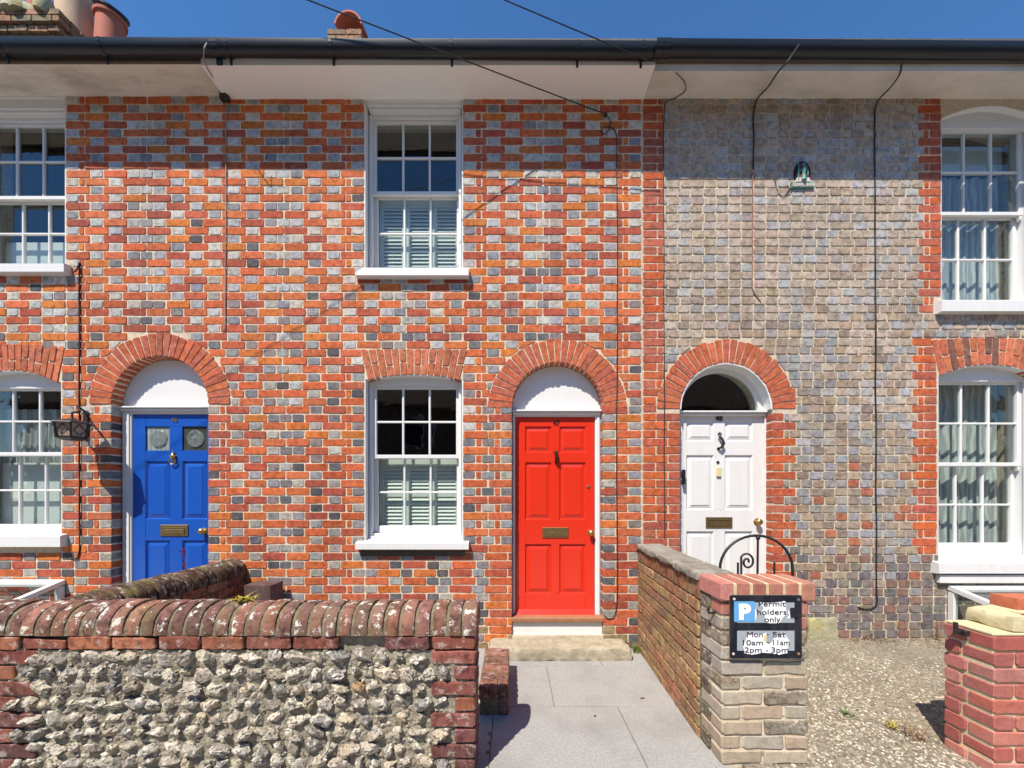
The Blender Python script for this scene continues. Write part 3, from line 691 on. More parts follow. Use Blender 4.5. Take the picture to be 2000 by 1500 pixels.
# ------------------------------------------------------------------ doors
def door_set(hn, leafx, leafz, mat, glazed, fan, panels):
    house = HOUSE[hn]; cx, cy, ri, ro = ARCH[hn]; X, zs = PX(cx), PZ(cy); r_ = ri / F * D; y = 0.105
    (l0, l1), (zb, zt) = leafx, leafz; slab = 0.016
    fr_ = MB().box(X - r_ + 0.002, l0 - 0.004, y - 0.012, y + 0.09, zb - 0.06, zs - 0.02, 0.004).box(l1 + 0.004, X + r_ - 0.002, y - 0.012, y + 0.09, zb - 0.06, zs - 0.02, 0.004)
    fr_.box(l0 - 0.0035, l1 + 0.0035, y - 0.011, y + 0.09, zt + 0.004, zs - 0.02, 0.004)
    fr_.box(X - r_ + 0.012, l0 - 0.018, y - 0.022, y - 0.0125, zb - 0.05, zt + 0.02, 0.004).box(l1 + 0.018, X + r_ - 0.012, y - 0.022, y - 0.0125, zb - 0.05, zt + 0.02, 0.004)
    frame = fr_.build('door_frame', 'white_paint', house)
    MB().box(X - r_ - 0.004, X + r_ + 0.004, y - 0.055, y + 0.06, zs - 0.0195, zs - 0.002, 0.005).box(X - r_ + 0.004, X + r_ - 0.004, y - 0.035, y + 0.05, zs - 0.045, zs - 0.020, 0.005).build('transom', 'white_paint', frame)
    arc = [(X + r_ * math.cos(math.pi * i / 24), zs + r_ * math.sin(math.pi * i / 24)) for i in range(25)]
    if fan:
        MB().prism([(X + (r_ - 0.05) * math.cos(math.pi * i / 24), zs + 0.005 + (r_ - 0.055) * math.sin(math.pi * i / 24)) for i in range(25)], y + 0.03, y + 0.034).build('pane', 'glass', frame)
        strip(arc[::-1], -0.003, y + 0.05, 0.012).build('painted_reveal', 'white_render', frame)
        strip([(X + (r_ - 0.012) * math.cos(math.pi * i / 24), zs + (r_ - 0.012) * math.sin(math.pi * i / 24)) for i in range(24, -1, -1)], y + 0.005, y + 0.05, 0.04).build('fanlight_frame', 'white_paint', frame)
        rm = MB(); X0, X1, Y0, Y1, Z0, Z1 = X - r_ - 0.1, X + r_ + 0.1, 0.325, 2.5, zs - 0.02, zs + r_ + 0.1
        V = [(X0, Y0, Z0), (X1, Y0, Z0), (X1, Y0, Z1), (X0, Y0, Z1), (X0, Y1, Z0), (X1, Y1, Z0), (X1, Y1, Z1), (X0, Y1, Z1)]
        rm.add(V, [[4, 5, 6, 7], [0, 1, 5, 4], [3, 2, 6, 7], [0, 4, 7, 3], [1, 2, 6, 5]]).build('room', 'interior', house)
    else: MB().prism([(X + (r_ - 0.001) * math.cos(math.pi * i / 24), zs - 0.001 + (r_ - 0.001) * math.sin(math.pi * i / 24)) for i in range(25)], y, y + 0.05).build('tympanum', 'white_render', frame)
    # leaf: backing, stiles and rails round each panel
    mb = MB().box(l0, l1, y + slab, y + 0.045, zb, zt, 0.001)
    xs = sorted({l0, l1} | {p[0] for p in panels} | {p[1] for p in panels}); rows = sorted({(p[2], p[3]) for p in panels})
    mids = sorted({(p[0], p[1]) for p in panels})
    mb.box(l0 + 0.0005, mids[0][0], y, y + slab - 0.0004, zb + 0.0005, zt - 0.0005, 0.002).box(mids[1][1], l1 - 0.0005, y, y + slab - 0.0004, zb + 0.0005, zt - 0.0005, 0.002)
    zc = [zb + 0.0005] + [v for r__ in rows for v in r__] + [zt - 0.0005]
    for i in range(0, len(zc), 2): mb.box(mids[0][0] + 0.0003, mids[1][1] - 0.0003, y + 0.0004, y + slab - 0.0006, zc[i], zc[i + 1], 0.002)
    for r__ in rows: mb.box(mids[0][1], mids[1][0], y + 0.0003, y + slab - 0.0005, r__[0] + 0.0003, r__[1] - 0.0003, 0.002)
    leaf = mb.build('door', mat, house)
    for (a, b_, c, d) in panels:
        if glazed and d > zt - 0.4:
            MB().box(a, b_, y + 0.008, y + 0.012, c, d, 0.001).build('pane', 'glass', leaf)
            MB().box(a + 0.002, b_ - 0.002, y + 0.0135, y + 0.0155, c + 0.002, d - 0.002, 0.0005).build('pane_backing', 'interior' if a > (l0 + l1) / 2 else 'net', leaf)
            cxp, czp = (a + b_) / 2, (c + d) / 2
            MB().lathe((cxp, y + 0.009, czp), (0, -1, 0), [(0.085, -0.002), (0.080, 0.004), (0.070, 0.006), (0.045, 0.003), (0.025, 0.005), (0.012, 0.012), (0.001, 0.014)], 28).build('bullseye', 'bull_glass', leaf, smooth=50)
            for (p, q, s, t) in ((a, a + 0.006, c, d), (b_ - 0.006, b_, c, d), (a + 0.006, b_ - 0.006, d - 0.006, d), (a + 0.006, b_ - 0.006, c, c + 0.006)): pass
            continue
        e1, e2 = 0.010, 0.045; ys, yf = y + slab, y + 0.003
        ring = lambda e, yy: [(a + e, yy, c + e), (b_ - e, yy, c + e), (b_ - e, yy, d - e), (a + e, yy, d - e)]
        vs = ring(0.0006, y + 0.001) + ring(e1, ys - 0.001) + ring(e1 + 0.004, ys - 0.001) + ring(e2, yf + 0.003) + ring(e2 + 0.002, yf)
        fs = [[i * 4 + k, i * 4 + (k + 1) % 4, (i + 1) * 4 + (k + 1) % 4, (i + 1) * 4 + k] for i in range(4) for k in range(4)] + [[16, 17, 18, 19]]
        MB().add(vs, fs).build('panel', mat, leaf, recalc=True)
    return leaf, frame, y
m, n, b = newmat('bull_glass'); b.inputs['Base Color'].default_value = (0.75, 0.8, 0.8, 1); b.inputs['Roughness'].default_value = 0.05; b.inputs['Transmission Weight'].default_value = 0.85
def dP(px, py): return P(px, py, 0.105)
def panels_px(cols, rows): return [(dP(a, 0)[0], dP(b_, 0)[0], dP(0, d)[1], dP(0, c)[1]) for (c, d) in rows for (a, b_) in cols]
def letterbox(leaf, px0, px1, py0, py1, y, mat):
    (a, t), (b_, c) = dP(px0, py0), dP(px1, py1)
    o = MB().box(a, b_, y - 0.008, y - 0.0005, c, t, 0.003).build('letterbox', mat, leaf)
    w, h = b_ - a, t - c
    MB().box(a + w * .12, b_ - w * .12, y - 0.0105, y - 0.0085, t - h * .30, t - h * .26, 0.0006).box(a + w * .12, b_ - w * .12, y - 0.013, y - 0.0085, c + h * .18, c + h * .62, 0.002).build('letter_flap', mat, leaf)
    MB().box(a + w * .11, b_ - w * .11, y - 0.0092, y - 0.0082, c + h * .63, c + h * .74, 0.0003).build('letter_slot', 'black_iron', leaf)
def knob(leaf, px, py, y, mat, r_=0.026):
    x, z = dP(px, py)
    MB().lathe((x, y, z), (0, -1, 0), [(r_ * 1.1, -0.002), (r_ * 1.1, 0.005), (r_ * .45, 0.010), (r_ * .4, 0.022), (r_ * .8, 0.03), (r_, 0.042), (r_ * .85, 0.054), (r_ * .3, 0.06), (0.001, 0.061)], 20).build('door_knob', mat, leaf, smooth=50)
def riser(house, hn, z0, z1, zt):
    cx, cy, ri, ro = ARCH[hn]; X = PX(cx); r_ = ri / F * D
    MB().box(X - r_ + 0.002, X + r_ - 0.002, 0.02, 0.14, z0, z1, 0.003).build('riser_board', 'white_paint', house)
    MB().box(X - r_ - 0.004, X + r_ + 0.004, -0.012, 0.14, z1 + 0.001, zt, 0.006).build('threshold', 'sill_wood', house)
# red door, 47
leaf, frame, y = door_set(47, (dP(1007, 0)[0], dP(1161, 0)[0]), (dP(0, 1196)[1], dP(0, 815)[1]), 'red_paint', False, False, panels_px([(1026, 1077), (1093, 1144)], [(833, 884), (903, 1015), (1063, 1160)]))
letterbox(leaf, 1059, 1110, 1030, 1050, y, 'dull_brass'); knob(leaf, 1153, 1040, y, 'brass'); text_mesh('number', '47', 0.062, *dP(1087, 826), y - 0.003, 'bronze', leaf, 0.002, 0.001)
x, z = dP(1149, 950); MB().lathe((x, y, z), (0, -1, 0), [(0.017, -0.001), (0.016, 0.006), (0.008, 0.008), (0.001, 0.008)], 16).build('lock', 'dull_brass', leaf)
x, z = dP(1086, 884); MB().box(x - 0.017, x + 0.017, y - 0.012, y - 0.0005, z - 0.012, z + 0.012, 0.004).tube([(x, y - 0.01, z + 0.01), (x, y - 0.034, z), (x, y - 0.04, z - 0.04), (x, y - 0.03, z - 0.075), (x, y - 0.012, z - 0.09)], [0.012, 0.013, 0.015, 0.013, 0.012], 10).box(x - 0.012, x + 0.012, y - 0.01, y - 0.0005, z - 0.105, z - 0.08, 0.004).build('knocker', 'bronze', leaf, smooth=40)
x0, zb = dP(1007, 1203); x1, _ = dP(1161, 0)
MB().prismx([(y - 0.03, zb + 0.004), (y - 0.03, zb + 0.02), (y - 0.002, zb + 0.065), (y + 0.01, zb + 0.065), (y + 0.01, zb + 0.004)], x0 + 0.004, x1 - 0.004).build('weather_bar', 'red_paint', leaf)
riser(H47, 47, PZ(1243), PZ(1215), PZ(1206))
# blue door, 46
x0 = dP(260, 0)[0]
leaf, frame, y = door_set(46, (x0, x0 + 0.76), (0.28, dP(0, 810)[1]), 'blue_paint', True, False, panels_px([(284, 331), (356, 404)], [(833, 880), (901, 1014), (1056, 1150)]))
letterbox(leaf, 314, 368, 1025, 1047, y, 'dull_brass'); knob(leaf, 399, 1037, y, 'brass', 0.028); text_mesh('number', '46', 0.062, *dP(341, 820), y - 0.003, 'dull_brass', leaf, 0.002, 0.001)
x, z = dP(340, 895); MB().lathe((x, y - 0.012, z + 0.045), (0, 0, -1), [(0.002, -0.028), (0.006, -0.02), (0.004, -0.012), (0.010, 0), (0.013, 0.012), (0.027, 0.022), (0.022, 0.045), (0.010, 0.06), (0.006, 0.07)], 16)\
    .tube([(x + 0.030 * math.cos(a), y - 0.024 - 0.006 * math.sin(a), z - 0.002 + 0.048 * math.sin(a) - 0.01) for a in [math.pi + math.pi * i / 14 for i in range(15)]], 0.006, 8).build('knocker', 'brass', leaf, smooth=50)
riser(H46, 46, 0.12, 0.24, 0.265)
# white door, 48
leaf, frame, y = door_set(48, (dP(1334, 0)[0], dP(1497, 0)[0]), (0.28, dP(0, 805)[1]), 'frame_paint', False, True, panels_px([(1341, 1394), (1416, 1470)], [(822, 862), (889, 996), (1038, 1150)]))
letterbox(leaf, 1378, 1430, 1010, 1031, y, 'dull_brass'); knob(leaf, 1478, 1019, y, 'brass', 0.03); text_mesh('number', '48', 0.07, *dP(1404, 817), y - 0.003, 'black_iron', leaf, 0.003, 0.001)
x, z = dP(1405, 862)
MB().tube([(x + 0.01, y - 0.012, z + 0.07), (x - 0.012, y - 0.02, z + 0.05), (x + 0.012, y - 0.03, z + 0.015), (x + 0.024, y - 0.032, z - 0.025), (x + 0.005, y - 0.028, z - 0.06), (x - 0.012, y - 0.012, z - 0.07)], [0.009, 0.011, 0.010, 0.014, 0.012, 0.011], 10).lathe((x, y, z + 0.07), (0, -1, 0), [(0.016, -0.001), (0.014, 0.012), (0.001, 0.016)], 14).lathe((x - 0.01, y, z - 0.07), (0, -1, 0), [(0.015, -0.001), (0.013, 0.01), (0.001, 0.013)], 14).build('knocker', 'bronze', leaf, smooth=50)
x, z = dP(1402, 903); MB().lathe((x, y, z), (0, -1, 0), [(0.014, -0.001), (0.013, 0.006), (0.001, 0.007)], 14).build('lock', 'bronze', leaf)
x, z = dP(1403, 922); MB().box(x - 0.022, x + 0.022, y - 0.016, y - 0.0005, z - 0.045, z + 0.045, 0.004).build('lock_cover', 'yellow_tag', leaf)
x, z = dP(1330, 932); MB().box(x - 0.006, x + 0.022, 0.05, 0.09, z - 0.07, z + 0.07, 0.006).build('door_bell', 'black_plastic', frame)
riser(H48, 48, 0.13, 0.24, 0.265)

# ------------------------------------------------------------------ eaves, gutters, roofs, chimneys
def eaves(house, x0, x1, zin, proj, mat, fasc, gz, gy, fh=0.1):
    MB().box(x0, x1, -proj, 0.0, zin, zin + 0.02, 0.001).build('soffit', mat, house)
    MB().box(x0, x1, -proj - 0.022, -proj - 0.0005, zin - 0.004, zin + fh, 0.002).build('fascia', fasc, house)
    g = MB(); seg = 12; r0 = 0.058; n_ = 24; vs = []; fs = []
    for i in range(n_ + 1):
        x = x0 + (x1 - x0) * i / n_; z = gz(x)
        for rr in (r0, r0 - 0.004):
            for k in range(seg + 1):
                a = math.pi + math.pi * k / seg; vs.append((x, gy + rr * math.cos(a), z + rr * 1.45 * math.sin(a)))
    m_ = 2 * (seg + 1)
    for i in range(n_):
        o = i * m_
        for k in range(seg): fs.append([o + k, o + k + 1, o + m_ + k + 1, o + m_ + k]); fs.append([o + seg + 1 + k, o + seg + 2 + k, o + m_ + seg + 2 + k, o + m_ + seg + 1 + k])
        fs.append([o, o + m_, o + m_ + seg + 1, o + seg + 1]); fs.append([o + seg, o + m_ + seg, o + m_ + 2 * seg + 1, o + 2 * seg + 1])
    gut = g.add(vs, fs).build('gutter', 'black_plastic', house, smooth=40)
    return gut
def bracket(gut, x, z, gy, w=0.012, drop=True, r0=0.0615):
    path_ = [(x, gy + r0 * math.cos(a), z + r0 * 1.45 * math.sin(a)) for a in [math.pi + math.pi * k / 10 for k in range(11)]]
    mb = MB()
    for i in range(10):
        p, q = path_[i], path_[i + 1]; mb.add([(x - w, p[1], p[2]), (x + w, p[1], p[2]), (x + w, q[1], q[2]), (x - w, q[1], q[2]), (x - w, p[1] + 0.003, p[2] + 0.003), (x + w, p[1] + 0.003, p[2] + 0.003), (x + w, q[1] + 0.003, q[2] + 0.003), (x - w, q[1] + 0.003, q[2] + 0.003)],
                                              [[0, 1, 2, 3], [7, 6, 5, 4], [0, 4, 5, 1], [1, 5, 6, 2], [2, 6, 7, 3], [3, 7, 4, 0]])
    if drop: mb.box(x - w * .8, x + w * .8, gy + 0.012, gy + 0.028, z - 0.135, z - 0.086, 0.003)
    mb.build('gutter_bracket', 'black_plastic', gut)
gzf = lambda x: 5.152 - 0.0075 * (x + 4)
g46 = eaves(H46, XL, PX(441) - 0.002, PZ(189), 0.265, 'soffit_cream', 'dark_brown', gzf, -0.345)
g47 = eaves(H47, PX(441) + 0.002, PX(1258) - 0.002, PZ(195), 0.262, 'soffit_white', 'soffit_white', gzf, -0.347, 0.055)
g48 = eaves(H48, PX(1258) + 0.002, XR, PZ(194), 0.215, 'soffit_old', 'soffit_old', lambda x: gzf(x) - 0.012, -0.375, 0.06)
MB().box(PX(1258) + 0.003, XR, -0.31, -0.2, PZ(194) + 0.0605, 5.17, 0.003).build('fascia_board', 'dark_brown', H48)  # dark brown colour stands in for the deep shadow under the gutter
MB().box(PX(441) + 0.003, PX(1258) - 0.003, -0.286, -0.2, PZ(195) + 0.056, 5.17, 0.003).build('fascia_board', 'dark_brown', H47)
for px in (10, 205, 425, 448): bracket(g46 if px < 440 else g47, PX(px, -0.345), gzf(PX(px, -0.345)), -0.345, 0.012 if px != 425 else 0.03)
for px in (650, 882, 1128, 1253): bracket(g47, PX(px, -0.347), gzf(PX(px, -0.347)), -0.347)
for px in (1285, 1300): bracket(g48, PX(px, -0.375), gzf(PX(px, -0.375)) - 0.012, -0.375, 0.03, False)
for house, a, b_ in ((H46, XL, XB0 - 0.002), (H47, XB0 + 0.002, XB1 - 0.002), (H48, XB1 + 0.002, XR)):
    MB().prismx([(-0.36, 5.165), (-0.36, 5.185), (3.6, 8.05), (3.6, 8.0)], a, b_).prismx([(3.6, 8.0), (3.6, 8.05), (7.6, 5.2), (7.6, 5.15)], a, b_).build('roof', 'slate', house)
def stack(house, x0, x1, y0, y1, z0, z1, steps, mat, hz):
    "chimney stack: mortar core with the brick courses that show above the gutter"
    core = MB().box(x0 + 0.006, x1 - 0.006, y0 + 0.006, y1 - 0.006, z0, z1 - 0.004).build('chimney', 'lichen_mortar', house)
    k = 0; z = z1
    while z > hz:
        o = steps[k] if k < len(steps) else 0.0; h = 0.064; zb = z - h; x = x0 - o; odd = k % 2
        while x < x1 + o - 0.01:
            w = 0.215 if (odd == 0 or x > x0 - o + 0.01) else 0.1; e = min(x + w, x1 + o)
            if e - x > 0.03: MB().add(*brick_geo(facade_map(y0 - o), [(x, zb), (e, zb), (e, z), (x, z)], 0.1, 0.003), jitcol(rng.choice([(.30, .19, .11), (.36, .21, .13), (.26, .20, .13)]))).build('brick', 'stack_b', core)
            x = e + 0.01
        yy = y0 - o + 0.105
        while yy < y1 + o - 0.03:
            e = min(yy + (0.215 if odd else 0.1), y1 + o)
            MB().add(*brick_geo(lambda u, v, w, X=x1 + o: (X + w, u, v), [(yy, zb), (e, zb), (e, z), (yy, z)], 0.1, 0.003), jitcol((.17, .14, .11))).build('brick', 'stack_b', core); yy = e + 0.01
        z -= 0.075; k += 1
    return core
brickmat('stack_b', 0.7, 0.75, (0.5, 0.36, 0.05), moss=0.5)
y0 = 0.75; dd = y0
cx0, cx1 = PX(-90, dd), PX(128, dd); zt = PZ(30, dd)
st = stack(H46, cx0, cx1 - 0.06, y0, y0 + 0.5, 5.6, zt, [0.06, 0.06, 0.03], 'stack', PZ(110, dd))
mbf = MB()
for i in range(26):
    x = cx0 + (cx1 - cx0) * R(0, 0.85); mbf.lathe((x, y0 + R(-0.04, 0.10), zt + 0.0), (R(-.3, .3), R(-.3, .3), 1), [(0.085, -0.02), (0.09, R(0.03, 0.06)), (0.06, R(0.07, 0.12)), (0.001, 0.13)], 9)
mbf.build('flaunching', 'lichen_mortar', st, smooth=50)
def pot(parent, x, y, z, r_, h, mat, seg=24):
    MB().lathe((x, y, z), (0, 0, 1), [(r_ * 1.08, -0.3), (r_ * 1.05, 0.0), (r_ * 0.98, h * .5), (r_ * 0.94, h * .86), (r_ * 1.1, h * .88), (r_ * 1.12, h * .96), (r_ * 1.0, h), (r_ * .8, h), (r_ * .78, h - 0.1)], seg).build('chimney_pot', mat, parent, smooth=40)
pot(st, PX(80, 1.0), 1.0, zt, 0.115, 0.5, 'terracotta'); pot(st, PX(146, 1.0), 1.0, zt - 0.05, 0.16, 0.8, 'buff_clay'); pot(st, PX(172, 1.15), 1.2, zt - 0.2, 0.10, 0.2, 'terracotta')
xx, yy, zz = PX(216, 1.05), 1.05, PZ(75, 1.05) - 0.15; pot(st, xx, yy, zz, 0.135, 0.39, 'terracotta')
cw = MB(); A = Vector((0.35, -0.25, 1)).normalized()
cw.lathe((xx + 0.01, yy, zz + 0.44), A, [(0.15, 0), (0.16, 0.012), (0.155, 0.035), (0.08, 0.06), (0.001, 0.066)], 24)
for a in (0.4, 2.5, 4.6): cw.tube([(xx + 0.11 * math.cos(a), yy + 0.11 * math.sin(a), zz + 0.3), (xx + 0.12 * math.cos(a), yy + 0.12 * math.sin(a), zz + 0.46)], 0.006, 6)
cw.build('cowl', 'black_iron', st, smooth=40)
dd = 1.15; cx0, cx1 = PX(640, dd), PX(706, dd); zt = PZ(57, dd)
st = stack(H47, cx0, cx1, dd, dd + 0.4, 5.8, zt, [], 'stack', PZ(110, dd))
xx, yy = PX(694, dd + 0.2), dd + 0.2; pot(st, xx, yy, zt - 0.02, 0.10, 0.13, 'terracotta')
hood = MB(); rr = 0.185; vs = []; fs = []; n_ = 14
for i in range(n_ + 1):
    a = math.pi * (0.06 + 0.88 * i / n_)
    for (r_, yo) in ((rr, -0.17), (rr - 0.02, -0.17), (rr - 0.02, 0.17), (rr, 0.17)): vs.append((xx + 0.0 + r_ * math.cos(a) * 0.95 + yo * 0.12, yy + yo, zt + 0.075 + r_ * math.sin(a) * 1.1))
for i in range(n_):
    for k in range(4): fs.append([i * 4 + k, i * 4 + (k + 1) % 4, i * 4 + 4 + (k + 1) % 4, i * 4 + 4 + k])
fs += [[0, 1, 2, 3], [n_ * 4 + k for k in range(4)]]
hood.add(vs, fs).build('hood', 'terracotta', st, smooth=40)

# ------------------------------------------------------------------ flint front wall of 47
YF = F / 390 - D                                   # front face: 390 photo pixels to the metre
TH = 0.235
WF = thing('flint_wall', 'low knapped flint front wall with brick quoins and half-round lichened brick coping', 'wall', (-2.2, YF + TH / 2, -0.1))
def fx(px): return (px - CX) / 390.0
def fz(py): return EYE + (HZ - py) / 390.0
XE, XW = fx(929), -4.6
zc0, zc1 = fz(1241), fz(1271)                              # coping foot, foot of the course below it
MB().box(XW, XE - 0.006, YF + 0.03, YF + TH - 0.006, -0.15, zc0 - 0.003, 0.002).build('core', 'flint_mortar', WF)
# rubbly mortar face
vs = []; fs = []; nx, nz = 420, 84; x0, x1, z0, z1 = XW, XE - 0.008, -0.12, zc1
for j in range(nz + 1):
    for i in range(nx + 1):
        x = x0 + (x1 - x0) * i / nx; z = z0 + (z1 - z0) * j / nz
        vs.append((x, YF + 0.010 + 0.010 * noise.noise(Vector((x * 22, z * 22, 1))) + 0.007 * noise.noise(Vector((x * 60, z * 60, 5))), z))
for j in range(nz):
    for i in range(nx): a = j * (nx + 1) + i; fs.append([a, a + 1, a + nx + 2, a + nx + 1])
MB().add(vs, fs).build('mortar_face', 'flint_mortar', WF, recalc=False)
fl = Pool(); mpF = facade_map(YF)
REDS = [(.24, .075, .055), (.30, .10, .06), (.20, .065, .055), (.34, .13, .075), (.15, .06, .055), (.26, .09, .07)]
# worn stretcher course below the coping
x = XE
k = 0
while x > XW:
    w = 0.215 + R(-0.012, 0.01); dk = R(0, 1)
    if not (fx(700) < x - w / 2 < fx(760)): fl.add(brick_geo(mpF, [(x - w, zc1 + 0.008), (x, zc1 + 0.008 + R(-.003, .003)), (x, zc0 - 0.005 - (R(0, 0.02) if dk < .3 else 0)), (x - w, zc0 - 0.005 - (R(0, 0.015) if dk < .3 else 0))], 0.19, R(-0.002, 0.008), 0.003, 0.005), jitcol(rng.choice(REDS), 0.2), 'brick', 'old_brick')
    x -= w + R(0.010, 0.02); k += 1
# quoins at the path end and at the left pier
z = zc1; k = 0
QL = []
while z > -0.12:
    h = 0.066; lng = k % 2 == 0; w = 0.222 if lng else 0.105
    c_ = jitcol(rng.choice(REDS + [(.42, .17, .09), (.40, .19, .10)]), 0.2) if k < 3 else jitcol(rng.choice(REDS), 0.2)
    fl.add(brick_geo(mpF, [(XE - w, z - h), (XE - R(0, .004), z - h), (XE, z - 0.002), (XE - w + R(-.004, .004), z)], 0.19, R(0.002, 0.01), 0.0025, 0.005), c_, 'brick', 'old_brick'); QL.append((z - h, z, XE - w - 0.015))
    xl = fx(70) if k % 2 == 0 else fx(28)
    fl.add(brick_geo(mpF, [(xl - 0.215, z - h), (xl, z - h), (xl, z), (xl - 0.215, z)], 0.19, R(0.002, 0.01), 0.0025, 0.005), jitcol(rng.choice(REDS), 0.2), 'brick', 'old_brick')
    z -= 0.078; k += 1
for it in fl.items: MB().add(it[3], it[4], it[5]).build('brick', it[2], WF)
# flints: knobbly nodules with knapped facets
bm = bmesh.new(); bmesh.ops.create_icosphere(bm, subdivisions=3, radius=1.0); bm.verts.index_update()
IV = [v.co.copy() for v in bm.verts]; IF = [[v.index for v in f.verts] for f in bm.faces]; bm.free()
bm = bmesh.new(); bmesh.ops.create_icosphere(bm, subdivisions=1, radius=1.0); bm.verts.index_update()
JV = [v.co.copy() for v in bm.verts]; JF = [[v.index for v in f.verts] for f in bm.faces]; bm.free()
def flint(c, w, h, d, hi=True):
    sd = Vector((R(-50, 50), R(-50, 50), R(-50, 50))); pl = []
    for _ in range(rng.choice([2, 3, 4])):
        n_ = Vector((R(-1, 1), R(-1.2, -0.1), R(-1, 1))).normalized(); pl.append((n_, R(0.5, 0.85)))
    rot = Matrix.Rotation(R(-0.5, 0.5), 3, 'Y'); out = []
    for v in (IV if hi else JV):
        n2_ = noise.noise(v * 2.3 + sd); p = v * (1 + 0.48 * noise.noise(v * 1.3 + sd) + 0.30 * noise.noise(v * 3.3 + sd) - 0.9 * max(0.0, 0.16 - abs(n2_)) + (0.15 * noise.noise(v * 7 + sd) if hi else 0))
        for n_, dd in pl:
            e = p.dot(n_) - dd
            if e > 0: p = p - n_ * e * 0.92
        p = rot @ Vector((p.x * w / 2, p.y * d, p.z * h / 2)); out.append((c[0] + p.x, c[1] + p.y, c[2] + p.z))
    return out, (IF if hi else JF)
FLC = [(.40, .35, .27), (.34, .295, .225), (.46, .41, .33), (.27, .24, .195), (.40, .33, .225), (.22, .205, .185), (.43, .39, .32)]
z = zc1 - 0.035; row = 0; nfl = 0
small = MB(); big_rest = MB()
while z > -0.12:
    xr = [q[2] for q in QL if q[0] - 0.006 <= z <= q[1] + 0.012]; x = (min(xr) if xr else XE - 0.12) - 0.012
    while x > XW + 0.05:
        w = R(0.052, 0.112); h = R(0.044, 0.072); c = (x - w / 2, YF + 0.006 + R(-0.008, 0.010), z + R(-0.012, 0.012))
        col = jitcol(rng.choice(FLC), 0.15, 0.03)
        if abs(c[0] - fx(698)) < 0.04 and abs(c[2] - fz(1334)) < 0.035: col = (.36, .20, .07)
        pxl = CX + c[0] * 390
        if not (-10 < pxl < 62 and (row % 2 == 0)) and not (pxl < 20 and pxl > -90):
            if pxl > -20 and nfl < 300: MB().add(*flint(c, w, h, R(0.028, 0.042)), col=col).build('flint', 'flint', WF, smooth=38); nfl += 1
            elif pxl <= -20: big_rest.add(*flint(c, w, h, 0.035, False), col=col)
        for _ in range(2):
            cc = (x - R(0, w), YF + 0.014, z + rng.choice([-1, 1]) * R(0.030, 0.045)); s = R(0.018, 0.036); small.add(*flint(cc, s * 1.2, s, 0.018, False), col=jitcol(rng.choice(FLC), 0.2))
        x -= w + R(0.004, 0.018)
    z -= 0.0755; row += 1
o = small.build('flint_chips', 'flint', WF, smooth=30); o['kind'] = 'stuff'
o = big_rest.build('flint_field', 'flint', WF, smooth=30); o['kind'] = 'stuff'
# half-round coping bricks
def coping_geo(mp, u0, u1, half, hgt, foot):
    "a half-round brick on edge: u along the wall, across from -half to half"
    prof = [(-half, 0.0), (-half - 0.002, 0.02)]
    for i in range(1, 12): a = math.pi - math.pi * i / 12; prof.append((half * math.cos(a), 0.022 + (hgt - 0.022) * math.sin(a) ** 0.85))
    prof += [(half + 0.002, 0.02), (half, 0.0)]
    vs = []; n_ = len(prof); e = 0.006; jt = R(-0.004, 0.004); jh = R(-0.005, 0.005)
    for ui, sc in ((u0, 0.965), (u0 + e, 0.994), ((u0 + u1) / 2, 1.0), (u1 - e, 0.994), (u1, 0.965)):
        for (q, v) in prof:
            w = noise.noise(Vector((ui * 40, q * 25, u0 * 9))) * 0.003
            vs.append(mp(ui, q * sc + jt + w, foot + (v + jh * (v > 0.01)) * (sc if v > 0.01 else 1) + w))
    fs = [[r_ * n_ + i, r_ * n_ + (i + 1) % n_, (r_ + 1) * n_ + (i + 1) % n_, (r_ + 1) * n_ + i] for r_ in range(4) for i in range(n_)]
    fs += [list(range(n_)), [4 * n_ + i for i in range(n_)]]
    return vs, fs
COPC = [(.20, .10, .08), (.24, .115, .085), (.17, .09, .075), (.26, .13, .09), (.20, .11, .085)]
CY = YF + TH / 2 - 0.004
bed = MB().prismx([(CY - 0.116, zc0 - 0.002), (CY - 0.114, zc0 + 0.03), (CY - 0.103, zc0 + 0.07), (CY - 0.08, zc0 + 0.104), (CY - 0.045, zc0 + 0.124), (CY, zc0 + 0.131), (CY + 0.045, zc0 + 0.124), (CY + 0.08, zc0 + 0.104), (CY + 0.103, zc0 + 0.07), (CY + 0.114, zc0 + 0.03), (CY + 0.116, zc0 - 0.002)], XW, XE - 0.006).build('coping_bed', 'moss_mortar', WF)
x = XE + 0.004; i = 0
while x > XW:
    w = R(0.054, 0.066)
    MB().add(*coping_geo(lambda u, q, v: (u, CY + q, v), x - w, x, 0.122, 0.142, zc0 + R(-0.002, 0.003)), col=jitcol(rng.choice(COPC), 0.2)).build('coping_brick', 'coping_brick', WF, smooth=45)
    x -= w + R(0.011, 0.020)

